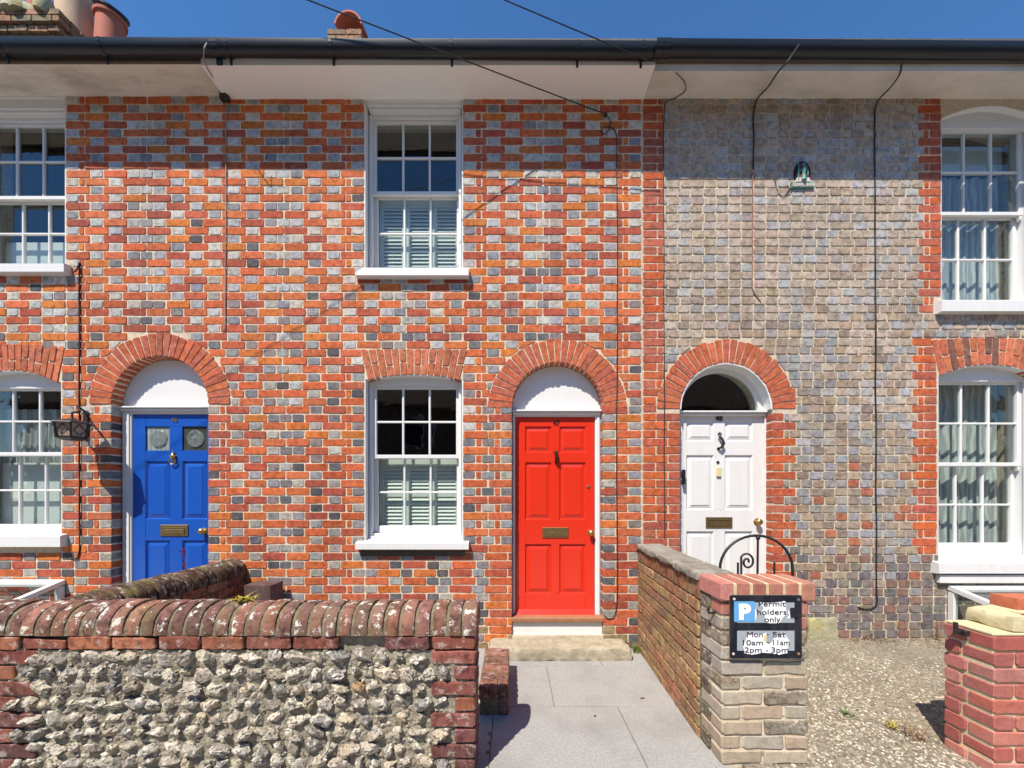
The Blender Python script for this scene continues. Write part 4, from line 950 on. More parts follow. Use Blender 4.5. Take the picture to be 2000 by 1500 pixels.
# ------------------------------------------------------------------ dividing wall between 46 and 47
WD = thing('dividing_wall', 'shaded brick dividing wall with mossy rounded coping beside the blue door', 'wall', (-2.55, -0.7, -0.1))
xd0, xd1 = -2.67, -2.445; zt = 0.69
MB().box(xd0 + 0.006, xd1 - 0.006, YF + TH + 0.002, -0.014, -0.15, zt - 0.002, 0.002).build('core', 'moss_mortar', WD)
sp = Pool(); zz = zt - 0.006; k = 0
while zz > 0.0:
    y = -0.014 - (0 if k % 2 == 0 else 0.11)
    if k % 2: sp.add(brick_geo(lambda u, v, w: (xd1 + w, u, v), [(-0.115, zz - 0.065), (-0.018, zz - 0.065), (-0.018, zz), (-0.115, zz)], 0.05), jitcol(rng.choice(REDS)), 'brick', 'grimy_brick')
    while y > YF + TH + 0.1:
        sp.add(brick_geo(lambda u, v, w: (xd1 + w, u, v), [(y - 0.215, zz - 0.065), (y, zz - 0.065), (y, zz), (y - 0.215, zz)], 0.05), jitcol(rng.choice(REDS)), 'brick', 'grimy_brick'); y -= 0.226
    zz -= 0.076; k += 1
for it in sp.items: MB().add(it[3], it[4], it[5]).build('brick', it[2], WD)
cxm = (xd0 + xd1) / 2
bedp = [(cxm - 0.1, zt), (cxm - 0.085, zt + 0.055), (cxm - 0.045, zt + 0.098), (cxm, zt + 0.11), (cxm + 0.045, zt + 0.098), (cxm + 0.085, zt + 0.055), (cxm + 0.1, zt)]
MB().prism(bedp, YF + TH + 0.004, -0.012).build('coping_bed', 'moss_mortar', WD)
y = -0.012
while y > YF + TH + 0.06:
    w = R(0.056, 0.066)
    MB().add(*coping_geo(lambda u, q, v: (cxm + q, u, v), y - w, y, 0.122, 0.135, zt + R(-0.003, 0.003)), col=jitcol(rng.choice([(.13, .085, .06), (.16, .10, .07), (.11, .075, .055)]), 0.2)).build('coping_brick', 'mossy_coping', WD, smooth=45); y -= w + R(0.008, 0.014)
# dark block behind the flint wall
tag(rough_box(PX(489, -0.15), PX(541, -0.15), -0.24, -0.05, 0.0, PZ(1141, -0.2), 0.04, 0.002, 0.006, 4).build('stone_block', 'brown_block', None, smooth=40), 'dark purplish brown block standing at the foot of the house wall', 'block')

# ------------------------------------------------------------------ side wall between 47 and 48, with its front pillar
WS = thing('side_wall', 'stock brick side wall along the path with worn concrete coping', 'wall', (1.2, -0.65, -0.1))
xa, xb, yb = 1.160, 1.088, -1.292                          # left face at the house, at the pillar
wx = lambda y: xa + (xb - xa) * (y / yb)
mpS = lambda u, v, w: (wx(u) - w, u, v)
TW = 0.19; zt = 0.915
MB().add([(wx(0) + 0.004, -0.012, -0.15), (wx(yb) + 0.004, yb, -0.15), (wx(yb) + TW, yb, -0.15), (wx(0) + TW, -0.012, -0.15), (wx(0) + 0.004, -0.012, zt), (wx(yb) + 0.004, yb, zt), (wx(yb) + TW, yb, zt), (wx(0) + TW, -0.012, zt)],
         [[0, 1, 5, 4], [1, 2, 6, 5], [2, 3, 7, 6], [3, 0, 4, 7], [4, 5, 6, 7]]).build('core', 'moss_mortar', WS)
STK = [(.42, .26, .13), (.38, .24, .125), (.45, .29, .145), (.40, .22, .12), (.34, .21, .12), (.46, .31, .16), (.42, .19, .11), (.28, .20, .12)]
y = -0.014
zz = zt - 0.004
while y > yb + 0.03:                                       # bricks on edge below the coping
    MB().add(*brick_geo(mpS, [(y - 0.062, zz - 0.098), (y, zz - 0.098), (y, zz), (y - 0.062, zz)], 0.05, 0.004), col=jitcol(rng.choice([(.30, .13, .07), (.36, .17, .09), (.26, .15, .09)]), 0.2)).build('brick', 'stock_brick', WS); y -= 0.072
zz -= 0.11; k = 0
while zz > -0.02:
    y = -0.014; first = True
    while y > yb + 0.02:
        w = 0.105 if (first and k % 2) else 0.215; e = max(y - w, yb + 0.004); first = False
        if y - e > 0.03: MB().add(*brick_geo(mpS, [(e, zz - 0.064), (y, zz - 0.064), (y, zz), (e, zz)], 0.05, R(0.003, 0.008), 0.002), col=jitcol(rng.choice(STK), 0.2)).build('brick', 'stock_brick', WS)
        y = e - 0.010
    zz -= 0.0745; k += 1
y = -0.012; i = 0
while y > yb + 0.02:
    e = max(y - 0.46, yb + 0.004)
    rough_box(-0.022, TW + 0.015, e, y - 0.004, zt + 0.001, zt + 0.052, 0.022, 0.004, 0.014, i * 7, skew=lambda p: Vector((p.x + wx(p.y), p.y, p.z))).build('coping_slab', 'concrete_coping', WS, smooth=50); y = e; i += 1
PF = F / 375 - D                                           # pillar front face
WPL = thing('wall_pillar', 'short weathered brick pillar with pink brick-on-edge cap carrying the permit sign', 'pillar', (1.32, PF + 0.11, -0.1))
pz = lambda py: EYE + (HZ - py) / 375.0; pxx = lambda px: (px - CX) / 375.0
x0, x1 = pxx(1409), pxx(1578); PB = yb - 0.002
MB().box(x0 + 0.008, x1 - 0.008, PF + 0.008, PB - 0.004, -0.15, pz(1174), 0.002).build('core', 'grey_mortar', WPL)
mpP = facade_map(PF); mpPL = lambda u, v, w: (x0 - w, u, v); mpPR = lambda u, v, w: (x1 + w, u, v)
GRM = [(.42, .365, .27), (.45, .39, .30), (.40, .355, .275), (.46, .375, .275), (.41, .375, .305), (.44, .35, .26)]
zz = pz(1176); k = 0
while zz > -0.12:
    h = 0.066; pat = [0.215, 0.215] if k % 2 == 0 else [0.1, 0.215, 0.1]; x = x0
    for i, w in enumerate(pat):
        e = x1 if i == len(pat) - 1 else min(x + w, x1)
        col = jitcol(rng.choice(GRM), 0.15, 0.02) if not (k < 2 and e > x1 - .01) else jitcol((.46, .20, .17))
        if k == 0 and i == 0: col = jitcol((.42, .16, .12))
        dp = 0.1 if (k % 2 == 0) else 0.208
        MB().add(*brick_geo(mpP, [(x, zz - h), (e, zz - h + R(-.003, .003)), (e, zz), (x, zz + R(-.002, .002))], dp, R(-0.002, 0.006), 0.003, 0.006), col=col).build('brick', 'grimy_brick' if col[0] < .4 else 'rustic_brick', WPL)
        x = e + 0.011
    if k % 2 == 0:
        MB().add(*brick_geo(mpPL, [(PF + 0.112, zz - h), (PB - 0.005, zz - h), (PB - 0.005, zz), (PF + 0.112, zz)], 0.05, 0.002, 0.003, 0.005), col=jitcol(rng.choice([(.14, .12, .09), (.18, .15, .10)]), 0.2)).build('brick', 'grimy_brick', WPL)
    zz -= 0.0775; k += 1
capx = pxx(1405); n_ = 0
ws = [0.068, 0.066, 0.066, 0.068, 0.066, 0.07]; tot = pxx(1590) - capx; gap = (tot - sum(ws)) / 5
x = capx
MB().box(capx + 0.006, pxx(1590) - 0.006, PF - 0.008, PB - 0.004, pz(1173), pz(1139) + 0.0, 0.003).build('cap_mortar', 'yellow_mortar', WPL)
for w in ws:
    zz1 = pz(1137); MB().add(*brick_geo(facade_map(PF - 0.014), [(x, pz(1173)), (x + w, pz(1173)), (x + w, zz1 + R(-.002, .003)), (x, zz1 + R(-.002, .003))], 0.222, 0.003, 0.0015, 0.006), col=jitcol(rng.choice([(.44, .175, .135), (.41, .16, .12), (.47, .21, .165)]), 0.1)).build('cap_brick', 'rustic_brick', WPL); x += w + gap
# parking sign
def sg(zx, zy, Y): return P(1380 + zx / 7.5, 1120 + zy / 7.5, Y)
YS = PF - 0.022
SG = thing('parking_sign', 'black permit holders parking sign with peeling white lettering panels on pillar', 'sign', (sg(870, 780, YS)[0], YS, sg(870, 1240, YS)[1]))
def rrect(x0, x1, z0, z1, r_):
    pts = []
    for (cx, cz, a0) in ((x1 - r_, z1 - r_, 0), (x0 + r_, z1 - r_, 90), (x0 + r_, z0 + r_, 180), (x1 - r_, z0 + r_, 270)):
        for i in range(6): a = math.radians(a0 + 18 * i); pts.append((cx + r_ * math.cos(a), cz + r_ * math.sin(a)))
    return pts
def zr(x0, y0, x1, y1, Y): a = sg(x0, y1, Y); b_ = sg(x1, y0, Y); return a[0], b_[0], a[1], b_[1]
a = zr(338, 316, 1397, 1250, YS); MB().prism(rrect(*a, 0.010), YS + 0.001, YS + 0.006).build('backplate', 'steel', SG)
a = zr(345, 324, 1390, 1242, YS); MB().prism(rrect(*a, 0.009), YS - 0.003, YS + 0.001).build('panel', 'sign_black', SG)
for (r_, nm) in (((442, 424, 1280, 720), 'grey'), ((442, 836, 1280, 1128), 'grey')):
    a = zr(*r_, YS); MB().box(a[0], a[1], YS - 0.0038, YS - 0.0031, a[2], a[3], 0.0002).build('grey_panel', 'sign_grey', SG)
a = zr(345, 772, 1390, 780, YS); MB().box(a[0] + 0.001, a[1] - 0.001, YS - 0.0036, YS - 0.003, a[2], a[3], 0.0001).build('seam', 'black_plastic', SG)
def patch(pts, y, mat='sign_white', nm='peeled_patch'):
    out = []
    for i in range(len(pts)):
        p, q = pts[i], pts[(i + 1) % len(pts)]
        for t in (0, .33, .66): out.append(sg(p[0] + (q[0] - p[0]) * t + R(-7, 7), p[1] + (q[1] - p[1]) * t + R(-7, 7), YS))
    MB().prism(out, y, y + 0.0004).build(nm, mat, SG)
patch([(760, 410), (900, 440), (1140, 395), (1150, 470), (1170, 590), (1110, 650), (1040, 730), (860, 715), (850, 620), (800, 560), (830, 500)], YS - 0.0044)
patch([(700, 500), (725, 560), (715, 680), (698, 690)], YS - 0.0044); patch([(1185, 530), (1205, 560), (1225, 650), (1170, 650), (1200, 610)], YS - 0.0044)
patch([(590, 900), (800, 880), (880, 870), (880, 900), (860, 1010), (930, 1030), (1000, 900), (1150, 900), (1210, 1010), (1180, 1060), (1180, 1160), (1050, 1185), (950, 1160), (800, 1160), (650, 1190), (550, 1165), (535, 1060)], YS - 0.0044)
patch([(830, 890), (880, 900), (860, 1010), (820, 960)], YS - 0.0049, 'yellow_tag')
a = zr(395, 405, 700, 705, YS); MB().prism(rrect(*a, 0.005), YS - 0.0052, YS - 0.0046).build('blue_square', 'sign_blue', SG)
c = sg(553, 556, YS); text_mesh('letter', 'P', 0.105, c[0], c[1], YS - 0.006, 'sign_white', SG, 0.0005, 0.006, width=0.062)
for (t, zx, zy, w) in (('Permit', 950, 440, 390), ('holders', 945, 560, 425), ('only', 955, 680, 230), ('Mon', 697, 888, 225), ('-', 882, 888, 28), ('Sat', 1052, 888, 185), ('10am', 670, 1006, 290), ('-', 890, 1006, 28), ('11am', 1085, 1006, 240), ('2pm', 672, 1125, 245), ('-', 875, 1125, 28), ('3pm', 1062, 1125, 245)):
    c = sg(zx, zy, YS); text_mesh('lettering', t, 0.039, c[0], c[1], YS - 0.006, 'sign_black', SG, 0.0004, 0.0, width=w / 7.5 / 375)
a = zr(1215, 500, 1330, 635, YS); MB().prism(rrect(*a, 0.003), YS - 0.009, YS - 0.0031).build('ticket_clip', 'sign_black', SG)
for (zx, zy, mt) in ((400, 373, 'plaque_cream'), (1338, 378, 'steel'), (388, 1175, 'plaque_cream'), (1343, 1175, 'rust')):
    c = sg(zx, zy, YS); MB().lathe((c[0], YS - 0.003, c[1]), (0, -1, 0), [(0.007, 0), (0.0065, 0.002), (0.003, 0.0032), (0.0005, 0.0033)], 14).build('screw', mt, SG, smooth=50)
# gate stay on the pillar's side
o = MB().tube([(x0 + 0.01, PF + 0.07, pz(1205)), (x0 - 0.03, PF + 0.07, pz(1205)), (x0 - 0.034, PF + 0.07, pz(1195))], 0.007, 8).build('gate_pin', 'black_iron'); tag(o, 'small black iron gate pin on the side of the sign pillar', 'gate pin')

# ------------------------------------------------------------------ new red brick pier by the right edge
PR = thing('brick_pier', 'half-built red brick pier with pitted bricks and loose bricks bedded on top', 'pier', (2.7, YF + 0.11, -0.1))
x0 = fx(1940); x1 = 3.6; zt = fz(1243); YB = YF + 0.215
MB().box(x0 + 0.005, x1, YF + 0.006, YB - 0.005, -0.15, zt - 0.001, 0.003).box(x0 + 0.002, x1 - 0.01, YF + 0.002, YB - 0.003, zt - 0.0005, zt + 0.014, 0.006).build('core', 'yellow_mortar', PR)
RR = [(.46, .165, .135), (.42, .135, .115), (.50, .20, .165), (.40, .12, .10)]
zz = zt - 0.003; k = 0; mpR = facade_map(YF)
while zz > -0.13:
    h = 0.066; x = x0; first = True
    while x < x1 - 0.05:
        w = (0.215 if k % 2 == 0 else 0.1025) if first else 0.215; e = min(x + w, x1); dp = 0.1 if k % 2 == 0 else 0.21
        if first and k % 2 == 1: dp = 0.125
        MB().add(*brick_geo(mpR, [(x, zz - h), (e, zz - h), (e, zz), (x, zz)], dp if first else 0.09, 0.004, 0.001, 0.004), col=jitcol(rng.choice(RR), 0.12)).build('brick', 'rustic_brick', PR); first = False; x = e + 0.012
    s0 = YF + (0.112 if k % 2 == 0 else 0.138)
    MB().add(*brick_geo(lambda u, v, w: (x0 - w, u, v), [(s0, zz - h), (YB - 0.002, zz - h), (YB - 0.002, zz), (s0, zz)], 0.09, 0.004, 0.001, 0.004), col=jitcol(rng.choice(RR), 0.12)).build('brick', 'rustic_brick', PR)
    zz -= 0.0795; k += 1
o = rough_box(fx(1982), fx(1982) + 0.102, YF + 0.004, YB - 0.004, zt + 0.0145, zt + 0.098, 0.025, 0.003, 0.01, 3).build('buff_bedded_brick', 'yellow_mortar', PR, smooth=40)
rough_mat('new_red', (.40, .11, .06), (.52, .17, .09), 30, 0.6, 0.003)
rough_box(fx(1982) + 0.112, fx(1982) + 0.5, YF + 0.002, YB - 0.01, zt + 0.0145, zt + 0.085, 0.04, 0.002, 0.004, 8).build('bedded_brick', 'new_red', PR, smooth=40)
rough_box(fx(1982) + 0.135, fx(1982) + 0.35, YF + 0.09, YB - 0.002, zt + 0.100, zt + 0.165, 0.03, 0.0015, 0.003, 11).build('bedded_brick', 'new_red', PR, smooth=40)
rough_box(fx(1982) + 0.10, fx(1982) + 0.36, YF + 0.07, YB, zt + 0.084, zt + 0.102, 0.02, 0.006, 0.008, 12).build('mortar_bed', 'yellow_mortar', PR, smooth=40)
o = MB().tube([(x0 + 0.01, YF + 0.12, zt - 0.02), (x0 - 0.05, YF + 0.12, zt - 0.02)], 0.011, 10).tube([(x0 - 0.048, YF + 0.12, zt - 0.03), (x0 - 0.048, YF + 0.12, zt + 0.03)], 0.010, 10).box(x0 - 0.03, x0 - 0.006, YF + 0.09, YF + 0.15, zt - 0.035, zt - 0.005, 0.003).build('gate_hook', 'black_iron')
tag(o, 'black iron gate hook sticking out of the red brick pier', 'gate hook')
# wrought iron gate behind the side wall
YG = -0.95; gx = lambda px: PX(px, YG); gz_ = lambda py: PZ(py, YG)
GT = thing('iron_gate', 'black wrought iron gate with arched top and scrolls behind the sign pillar', 'gate', (gx(1478), YG, 0.05))
xL, xR_, xm = gx(1406), gx(1548), gx(1477); zt = gz_(1046); zs = gz_(1112); zb = 0.12
MB().tube([(xL, YG, zb), (xL, YG, zs)] + [(xm + (xL - xm) * math.cos(math.pi / 2 * i / 10), YG, zs + (zt - zs) * math.sin(math.pi / 2 * i / 10)) for i in range(1, 11)] + [(xm + (xR_ - xm) * math.sin(math.pi / 2 * i / 10), YG, zs + (zt - zs) * math.cos(math.pi / 2 * i / 10)) for i in range(1, 11)] + [(xR_, YG, zb)], 0.009, 8).build('frame', 'black_iron', GT, smooth=50)
for f_ in (0.25, 0.5, 0.75):
    x = xL + (xR_ - xL) * f_; MB().tube([(x, YG + 0.001, zb), (x + (0.012 if f_ == .5 else 0), YG + 0.001, zs + (zt - zs) * (0.98 if f_ == .5 else 0.2))], 0.007, 8).build('bar', 'black_iron', GT)
for z in (zb + 0.05, 0.6): MB().tube([(xL, YG, z), (xR_, YG, z)], 0.008, 8).build('rail', 'black_iron', GT)
for sx in (-1,):
    cx, cz = xm + sx * 0.06, zs + 0.05; pts = [(cx + sx * 0.03 * 0, YG, zs - 0.09)]
    pts = [(xm + sx * 0.16, YG, zs - 0.11), (xm + sx * 0.10, YG, zs - 0.03)] + [(cx + sx * (0.050 * (1 - i / 26)) * math.cos(0.6 + i * 0.42), YG, cz + (0.060 * (1 - i / 26)) * math.sin(0.6 + i * 0.42)) for i in range(23)]
    MB().tube(pts, 0.007, 6).build('scroll', 'black_iron', GT, smooth=50)
MB().lathe((xm + 0.012, YG, zt - 0.016), (0, -1, 0), [(0.001, -0.012), (0.012, -0.008), (0.015, 0), (0.012, 0.008), (0.001, 0.012)], 14).build('boss', 'black_iron', GT, smooth=50)

# ------------------------------------------------------------------ steps, low wall, light-well covers
o = rough_box(PX(955, -0.26), PX(1234, -0.26), -0.27, 0.0 - 0.015, -0.02, 0.105, 0.022, 0.012, 0.022, 17).build('door_step', 'step_stone', None, smooth=45); tag(o, 'worn cream stone step in front of the red door', 'step')
o = rough_box(PX(200), PX(425), -0.25, -0.015, -0.02, 0.11, 0.04, 0.008, 0.015, 23).build('door_step', 'step_stone', None, smooth=45); tag(o, 'stone step in front of the blue door behind the dividing wall', 'step')
o = rough_box(PX(1330), PX(1520), -0.24, -0.015, 0.06, 0.128, 0.04, 0.008, 0.015, 29).build('door_step', 'step_stone', None, smooth=45); tag(o, 'stone step in front of the white door behind the iron gate', 'step')
o = rough_box(PX(1572), PX(1628), -0.05, 0.0 - 0.006, 0.06, PZ(1204), 0.03, 0.008, 0.02, 31).build('corner_stone', 'lichen_mortar', None, smooth=45); tag(o, 'rounded mossy stone at the foot of the white door jamb', 'stone')
LW = thing('low_brick_edging', 'low brick-on-edge edging beside the path by the flint wall end', 'edging', (-0.12, -0.8, 0))
y0, y1 = -1.06, -0.50; zt = 0.185; xl, xr = -0.212, -0.022
MB().box(xl + 0.006, xr - 0.006, y0 + 0.006, y1, -0.02, zt - 0.008, 0.003).build('core', 'moss_mortar', LW)
y = y0 + 0.105
while y < y1:
    MB().add(*brick_geo(lambda u, v, w: (u, v, zt - 0.004 + w), [(xl, y), (xr, y), (xr, y + 0.062), (xl, y + 0.062)], 0.1, R(0.002, 0.007), 0.002, 0.004), col=jitcol(rng.choice([(.24, .12, .085), (.20, .10, .075), (.28, .15, .10)]))).build('brick', 'old_brick', LW); y += 0.073
for i in range(3):
    x = xl + i * 0.0645; MB().add(*brick_geo(facade_map(y0), [(x, 0.10 if i < 2 else 0.0), (x + 0.06, 0.10 if i < 2 else 0.0), (x + 0.06, zt), (x, zt)], 0.1, R(0.002, 0.006), 0.002, 0.005), col=jitcol(rng.choice([(.27, .14, .10), (.24, .11, .08)]))).build('brick', 'old_brick', LW)
zz = zt - 0.105
while zz > 0:
    y = y0 + 0.105
    while y < y1 - 0.05:
        MB().add(*brick_geo(lambda u, v, w: (xr + w - 0.004, u, v), [(y, zz - 0.06), (min(y + 0.215, y1), zz - 0.06), (min(y + 0.215, y1), zz), (y, zz)], 0.05, 0.003), col=jitcol((.2, .1, .08))).build('brick', 'old_brick', LW); y += 0.226
    zz -= 0.072
def cover(x0, x1, y1, zb, zf, label):
    t = thing('light_well_cover', label, 'cover', ((x0 + x1) / 2, y1 / 2, 0.2)); w = 0.05; sl_ = lambda y: zb + (zf - zb) * (y / y1)
    def rail(xa, xb, ya, yb_, nm='rail'):
        MB().add([(xa, ya, sl_(ya)), (xb, ya, sl_(ya)), (xb, yb_, sl_(yb_)), (xa, yb_, sl_(yb_)), (xa, ya, sl_(ya) - 0.04), (xb, ya, sl_(ya) - 0.04), (xb, yb_, sl_(yb_) - 0.04), (xa, yb_, sl_(yb_) - 0.04)],
                 [[0, 1, 2, 3], [7, 6, 5, 4], [0, 4, 5, 1], [1, 5, 6, 2], [2, 6, 7, 3], [3, 7, 4, 0]]).build(nm, 'white_paint', t)
    rail(x0, x1, -0.008, -0.06); rail(x0, x1, y1 + 0.05, y1); xs = [x0, (x0 + x1) / 2, x1 - w]
    for x in xs: rail(x, x + w, -0.0605, y1 + 0.0505, 'stile')
    for x in (x0, x1 - w):
        MB().box(x + 0.004, x + w - 0.004, -0.055, -0.008, 0.0, sl_(-0.03) - 0.05, 0.003).build('post', 'white_paint', t); MB().box(x + 0.004, x + w - 0.004, y1 + 0.004, y1 + 0.05, 0.0, sl_(y1 + 0.05) - 0.045, 0.003).build('post', 'white_paint', t)
    for i in range(2):
        a, b_ = xs[i] + w + 0.001, xs[i + 1] - 0.001; ya, yb_ = -0.061, y1 + 0.051; vs = [(a, ya, sl_(ya) - 0.02), (b_, ya, sl_(ya) - 0.02), (b_, yb_, sl_(yb_) - 0.02), (a, yb_, sl_(yb_) - 0.02)]
        MB().add(vs + [(p[0], p[1], p[2] - 0.004) for p in vs], [[0, 1, 2, 3], [7, 6, 5, 4], [0, 4, 5, 1], [1, 5, 6, 2], [2, 6, 7, 3], [3, 7, 4, 0]]).build('pane', 'glass', t)
    MB().box(x0 + 0.055, x1 - 0.055, y1 + 0.02, y1 + 0.026, 0.02, sl_(y1) - 0.06, 0.001).build('front_pane', 'glass', t)
    for x in (x0 + 0.02, x1 - 0.026): MB().prismx([(-0.06, 0.02), (-0.06, sl_(-0.06) - 0.05), (y1 + 0.055, sl_(y1) - 0.05), (y1 + 0.055, 0.02)], x, x + 0.005).build('side_pane', 'glass', t)
cover(-5.6, PX(130), -0.39, PZ(1131), 0.53, 'white framed glass light-well cover under the window beside the lantern')
cover(PX(1848), 5.6, -0.36, PZ(1142), 0.50, 'white framed glass light-well cover under the lace-curtained window')

# ------------------------------------------------------------------ cables and wires
def cable(pts, r_, mat, label, name='cable', cat='cable', smooth_n=6):
    "smooth path through points"
    P_ = [Vector(p) for p in pts]; out = []
    for i in range(len(P_) - 1):
        p0, p1, p2, p3 = P_[max(i - 1, 0)], P_[i], P_[i + 1], P_[min(i + 2, len(P_) - 1)]
        for k in range(smooth_n):
            t = k / smooth_n; out.append(0.5 * ((2 * p1) + (p2 - p0) * t + (2 * p0 - 5 * p1 + 4 * p2 - p3) * t * t + (3 * p1 - p0 - 3 * p2 + p3) * t ** 3))
    out.append(P_[-1]); o = MB().tube(out, r_, 6).build(name, mat, None, smooth=60); return tag(o, label, cat)
def W(px, py, y=-0.012): x, z = P(px, py, y); return (x, y, z)
def run(px, py0, py1, n_=7, y=-0.012, dr=0.0): return [W(px + dr * i / n_ + R(-0.8, 0.8), py0 + (py1 - py0) * i / n_, y) for i in range(n_ + 1)]
cable([W(404, 84, -0.42), W(398, 100, -0.43), W(402, 128, -0.30), W(425, 165, -0.12), W(440, 190, -0.03), W(442, 215)] + run(442, 250, 630, 6, dr=-3) + [W(439, 642), W(432, 647)], 0.0045, 'grey_cable', 'thin grey cable down the chequered wall between blue and red door houses')
tag(rough_box(PX(430, -.04), PX(446, -.04), -0.06, -0.012, PZ(205), PZ(188), 0.012, 0.006, 0.01, 5).build('junction_clump', 'black_cable', None, smooth=50), 'black tangle of cable joints under the eaves above the thin grey cable', 'cable joint')
cable([W(141, 532, -0.03), W(150, 527, -0.03), W(155, 512), W(155, 535)] + run(155, 570, 1050, 9) + [W(155, 1075), W(150, 1090), W(135, 1090)], 0.006, 'black_cable', 'black cable running down past the wall lantern with hooked lower end')
o47 = [W(1182, 222, -0.03), W(1192, 236, -0.02), W(1190, 252, -0.016), W(1180, 262, -0.018), W(1174, 254, -0.02), W(1180, 248, -0.02), W(1196, 250, -0.014), W(1204, 262), W(1205, 290)]
cable(o47 + run(1205, 330, 1150, 12) + [W(1204, 1185), W(1200, 1203), W(1190, 1208), W(1180, 1203)], 0.0045, 'black_cable', 'black cable with a loop at its top beside the red door')
cable([W(1320, 142, -0.24), W(1337, 160, -0.18), W(1338, 178, -0.08), W(1318, 192, -0.025), W(1300, 200), W(1297, 230)] + run(1296, 260, 1050, 10, dr=2), 0.0038, 'black_cable', 'thin black cable on the red brick strip beside the white door')
cable([W(1560, 88, -0.445), W(1540, 118, -0.44), W(1520, 140, -0.36), W(1500, 170, -0.15), W(1480, 192, -0.03), W(1473, 215)] + run(1472, 240, 330, 3), 0.0065, 'black_cable', 'short thick black cable below the eaves left of the fire plaque')
cable(run(1470, 335, 560, 5) + [W(1475, 575), W(1486, 590)], 0.005, 'red_cable', 'thin reddish cable left of the fire plaque ending in a bent tail')
cable([W(1761, 124, -0.32), W(1757, 145, -0.24), W(1740, 170, -0.16), W(1718, 193, -0.04), W(1709, 215)] + run(1708, 240, 1150, 14, dr=4) + [W(1713, 1175), W(1706, 1187), W(1690, 1190), W(1676, 1186)], 0.0065, 'black_cable', 'thick black cable right of the fire plaque running down to the ground')
def wire(p_att, px, py, depth, label):
    a = Vector(p_att); d = Vector(((px - CX) * depth / F, depth - D, EYE + (HZ - py) * depth / F)); dirn = (d - a); e = a + dirn * 5.0; e.z += 0.4
    pts = [a + (e - a) * (i / 30) - Vector((0, 0, 0.9 * (i / 30) * (1 - i / 30) * 0.25)) for i in range(31)]
    tag(MB().tube(pts, 0.0045, 6).build('overhead_wire', 'black_cable'), label, 'wire')
wire(W(1183, 223, -0.03), 570, 0, 2.68, 'overhead wire reaching the wall above the red door')
wire(W(1266, 118, -0.42), 960, 0, 2.925, 'overhead wire reaching the gutter joint above the white door house')
for (px, py) in ((1183, 223),):
    x, y, z = W(px, py, -0.015); tag(MB().lathe((x, 0.0, z), (0, -1, 0), [(0.016, 0), (0.014, 0.02), (0.007, 0.03), (0.001, 0.034)], 12).build('wire_hook', 'black_iron', None, smooth=50), 'small black hook holding the overhead wire on the brick wall', 'hook')

# ------------------------------------------------------------------ wall lantern beside the blue door
YL = -0.20; lx, lz = P(141, 840, YL)
tag(MB().lathe((PX(2, YF + .4), YF + .4, PZ(1215, YF + .4)), (0, 0, 1), [(0.025, -0.6), (0.025, 0.0), (0.034, 0.002), (0.034, 0.03), (0.026, 0.05), (0.001, 0.058)], 18).build('post_cap', 'black_plastic', None, smooth=40), 'small black post with rounded cap behind the flint wall', 'post')
LN = thing('wall_lantern', 'black iron wall lantern with scrolled panes on a bracket by the blue door', 'lantern', (lx, YL, lz - 0.1))
hexp = lambda r_, z, a0=0.26: [(lx + r_ * math.cos(a0 + i * math.pi / 3), YL + r_ * math.sin(a0 + i * math.pi / 3), z) for i in range(6)]
def frustum(r0, z0, r1, z1): return hexp(r0, z0) + hexp(r1, z1), [[i, (i + 1) % 6, 6 + (i + 1) % 6, 6 + i] for i in range(6)] + [list(range(6)), list(range(6, 12))]
MB().add(*frustum(0.135, lz + 0.055, 0.128, lz + 0.063)).add(*frustum(0.125, lz + 0.0635, 0.04, lz + 0.092)).add(*frustum(0.035, lz + 0.0925, 0.02, lz + 0.105)).build('lantern_roof', 'black_iron', LN)
MB().add(*frustum(0.108, lz - 0.075, 0.112, lz - 0.062)).add(*frustum(0.06, lz - 0.09, 0.107, lz - 0.0755)).build('lantern_base', 'black_iron', LN)
m, n, b = newmat('lantern_glass'); b.inputs['Base Color'].default_value = (0.40, 0.30, 0.22, 1); b.inputs['Roughness'].default_value = 0.35
MB().add(*frustum(0.092, lz - 0.061, 0.106, lz + 0.054)).build('lantern_glass', 'lantern_glass', LN)
for i in range(6):
    a0 = 0.26 + i * math.pi / 3; p = lambda r_, z, a=a0: (lx + r_ * math.cos(a), YL + r_ * math.sin(a), z)
    MB().tube([p(0.098, lz - 0.062), p(0.112, lz + 0.055)], 0.007, 6).build('corner_bar', 'black_iron', LN)
    q0, q1 = Vector(p(0.1, lz)), Vector((lx + 0.1 * math.cos(a0 + math.pi / 3), YL + 0.1 * math.sin(a0 + math.pi / 3), lz)); mid = (q0 + q1) / 2; u = (q1 - q0).normalized(); out = (mid - Vector((lx, YL, lz))).normalized() * 0.012
    for sx in (-1, 1):
        pts = [mid + out + u * sx * (0.004 + 0.024 * (1 - math.cos(k * .55)) * (1 - k / 16)) + Vector((0, 0, -0.05 + 0.0085 * k)) for k in range(12)]
        MB().tube(pts, 0.0035, 5).build('scroll', 'black_iron', LN)
px_, pz_ = P(168, 830, -0.01)
MB().box(px_ - 0.022, px_ + 0.022, -0.02, -0.0075, pz_ - 0.13, pz_ + 0.13, 0.004).tube([(px_, -0.015, pz_ + 0.12), (px_, -0.08, pz_ + 0.155), (lx + 0.02, -0.16, lz + 0.17), (lx, YL, lz + 0.15), (lx, YL, lz + 0.10)], 0.009, 8).tube([(px_, -0.015, pz_ - 0.11), (px_, -0.05, pz_ - 0.12), (px_ - 0.005, -0.08, pz_ - 0.07), (lx + 0.03, -0.17, lz - 0.085)], 0.008, 8).build('bracket', 'black_iron', LN, smooth=40)

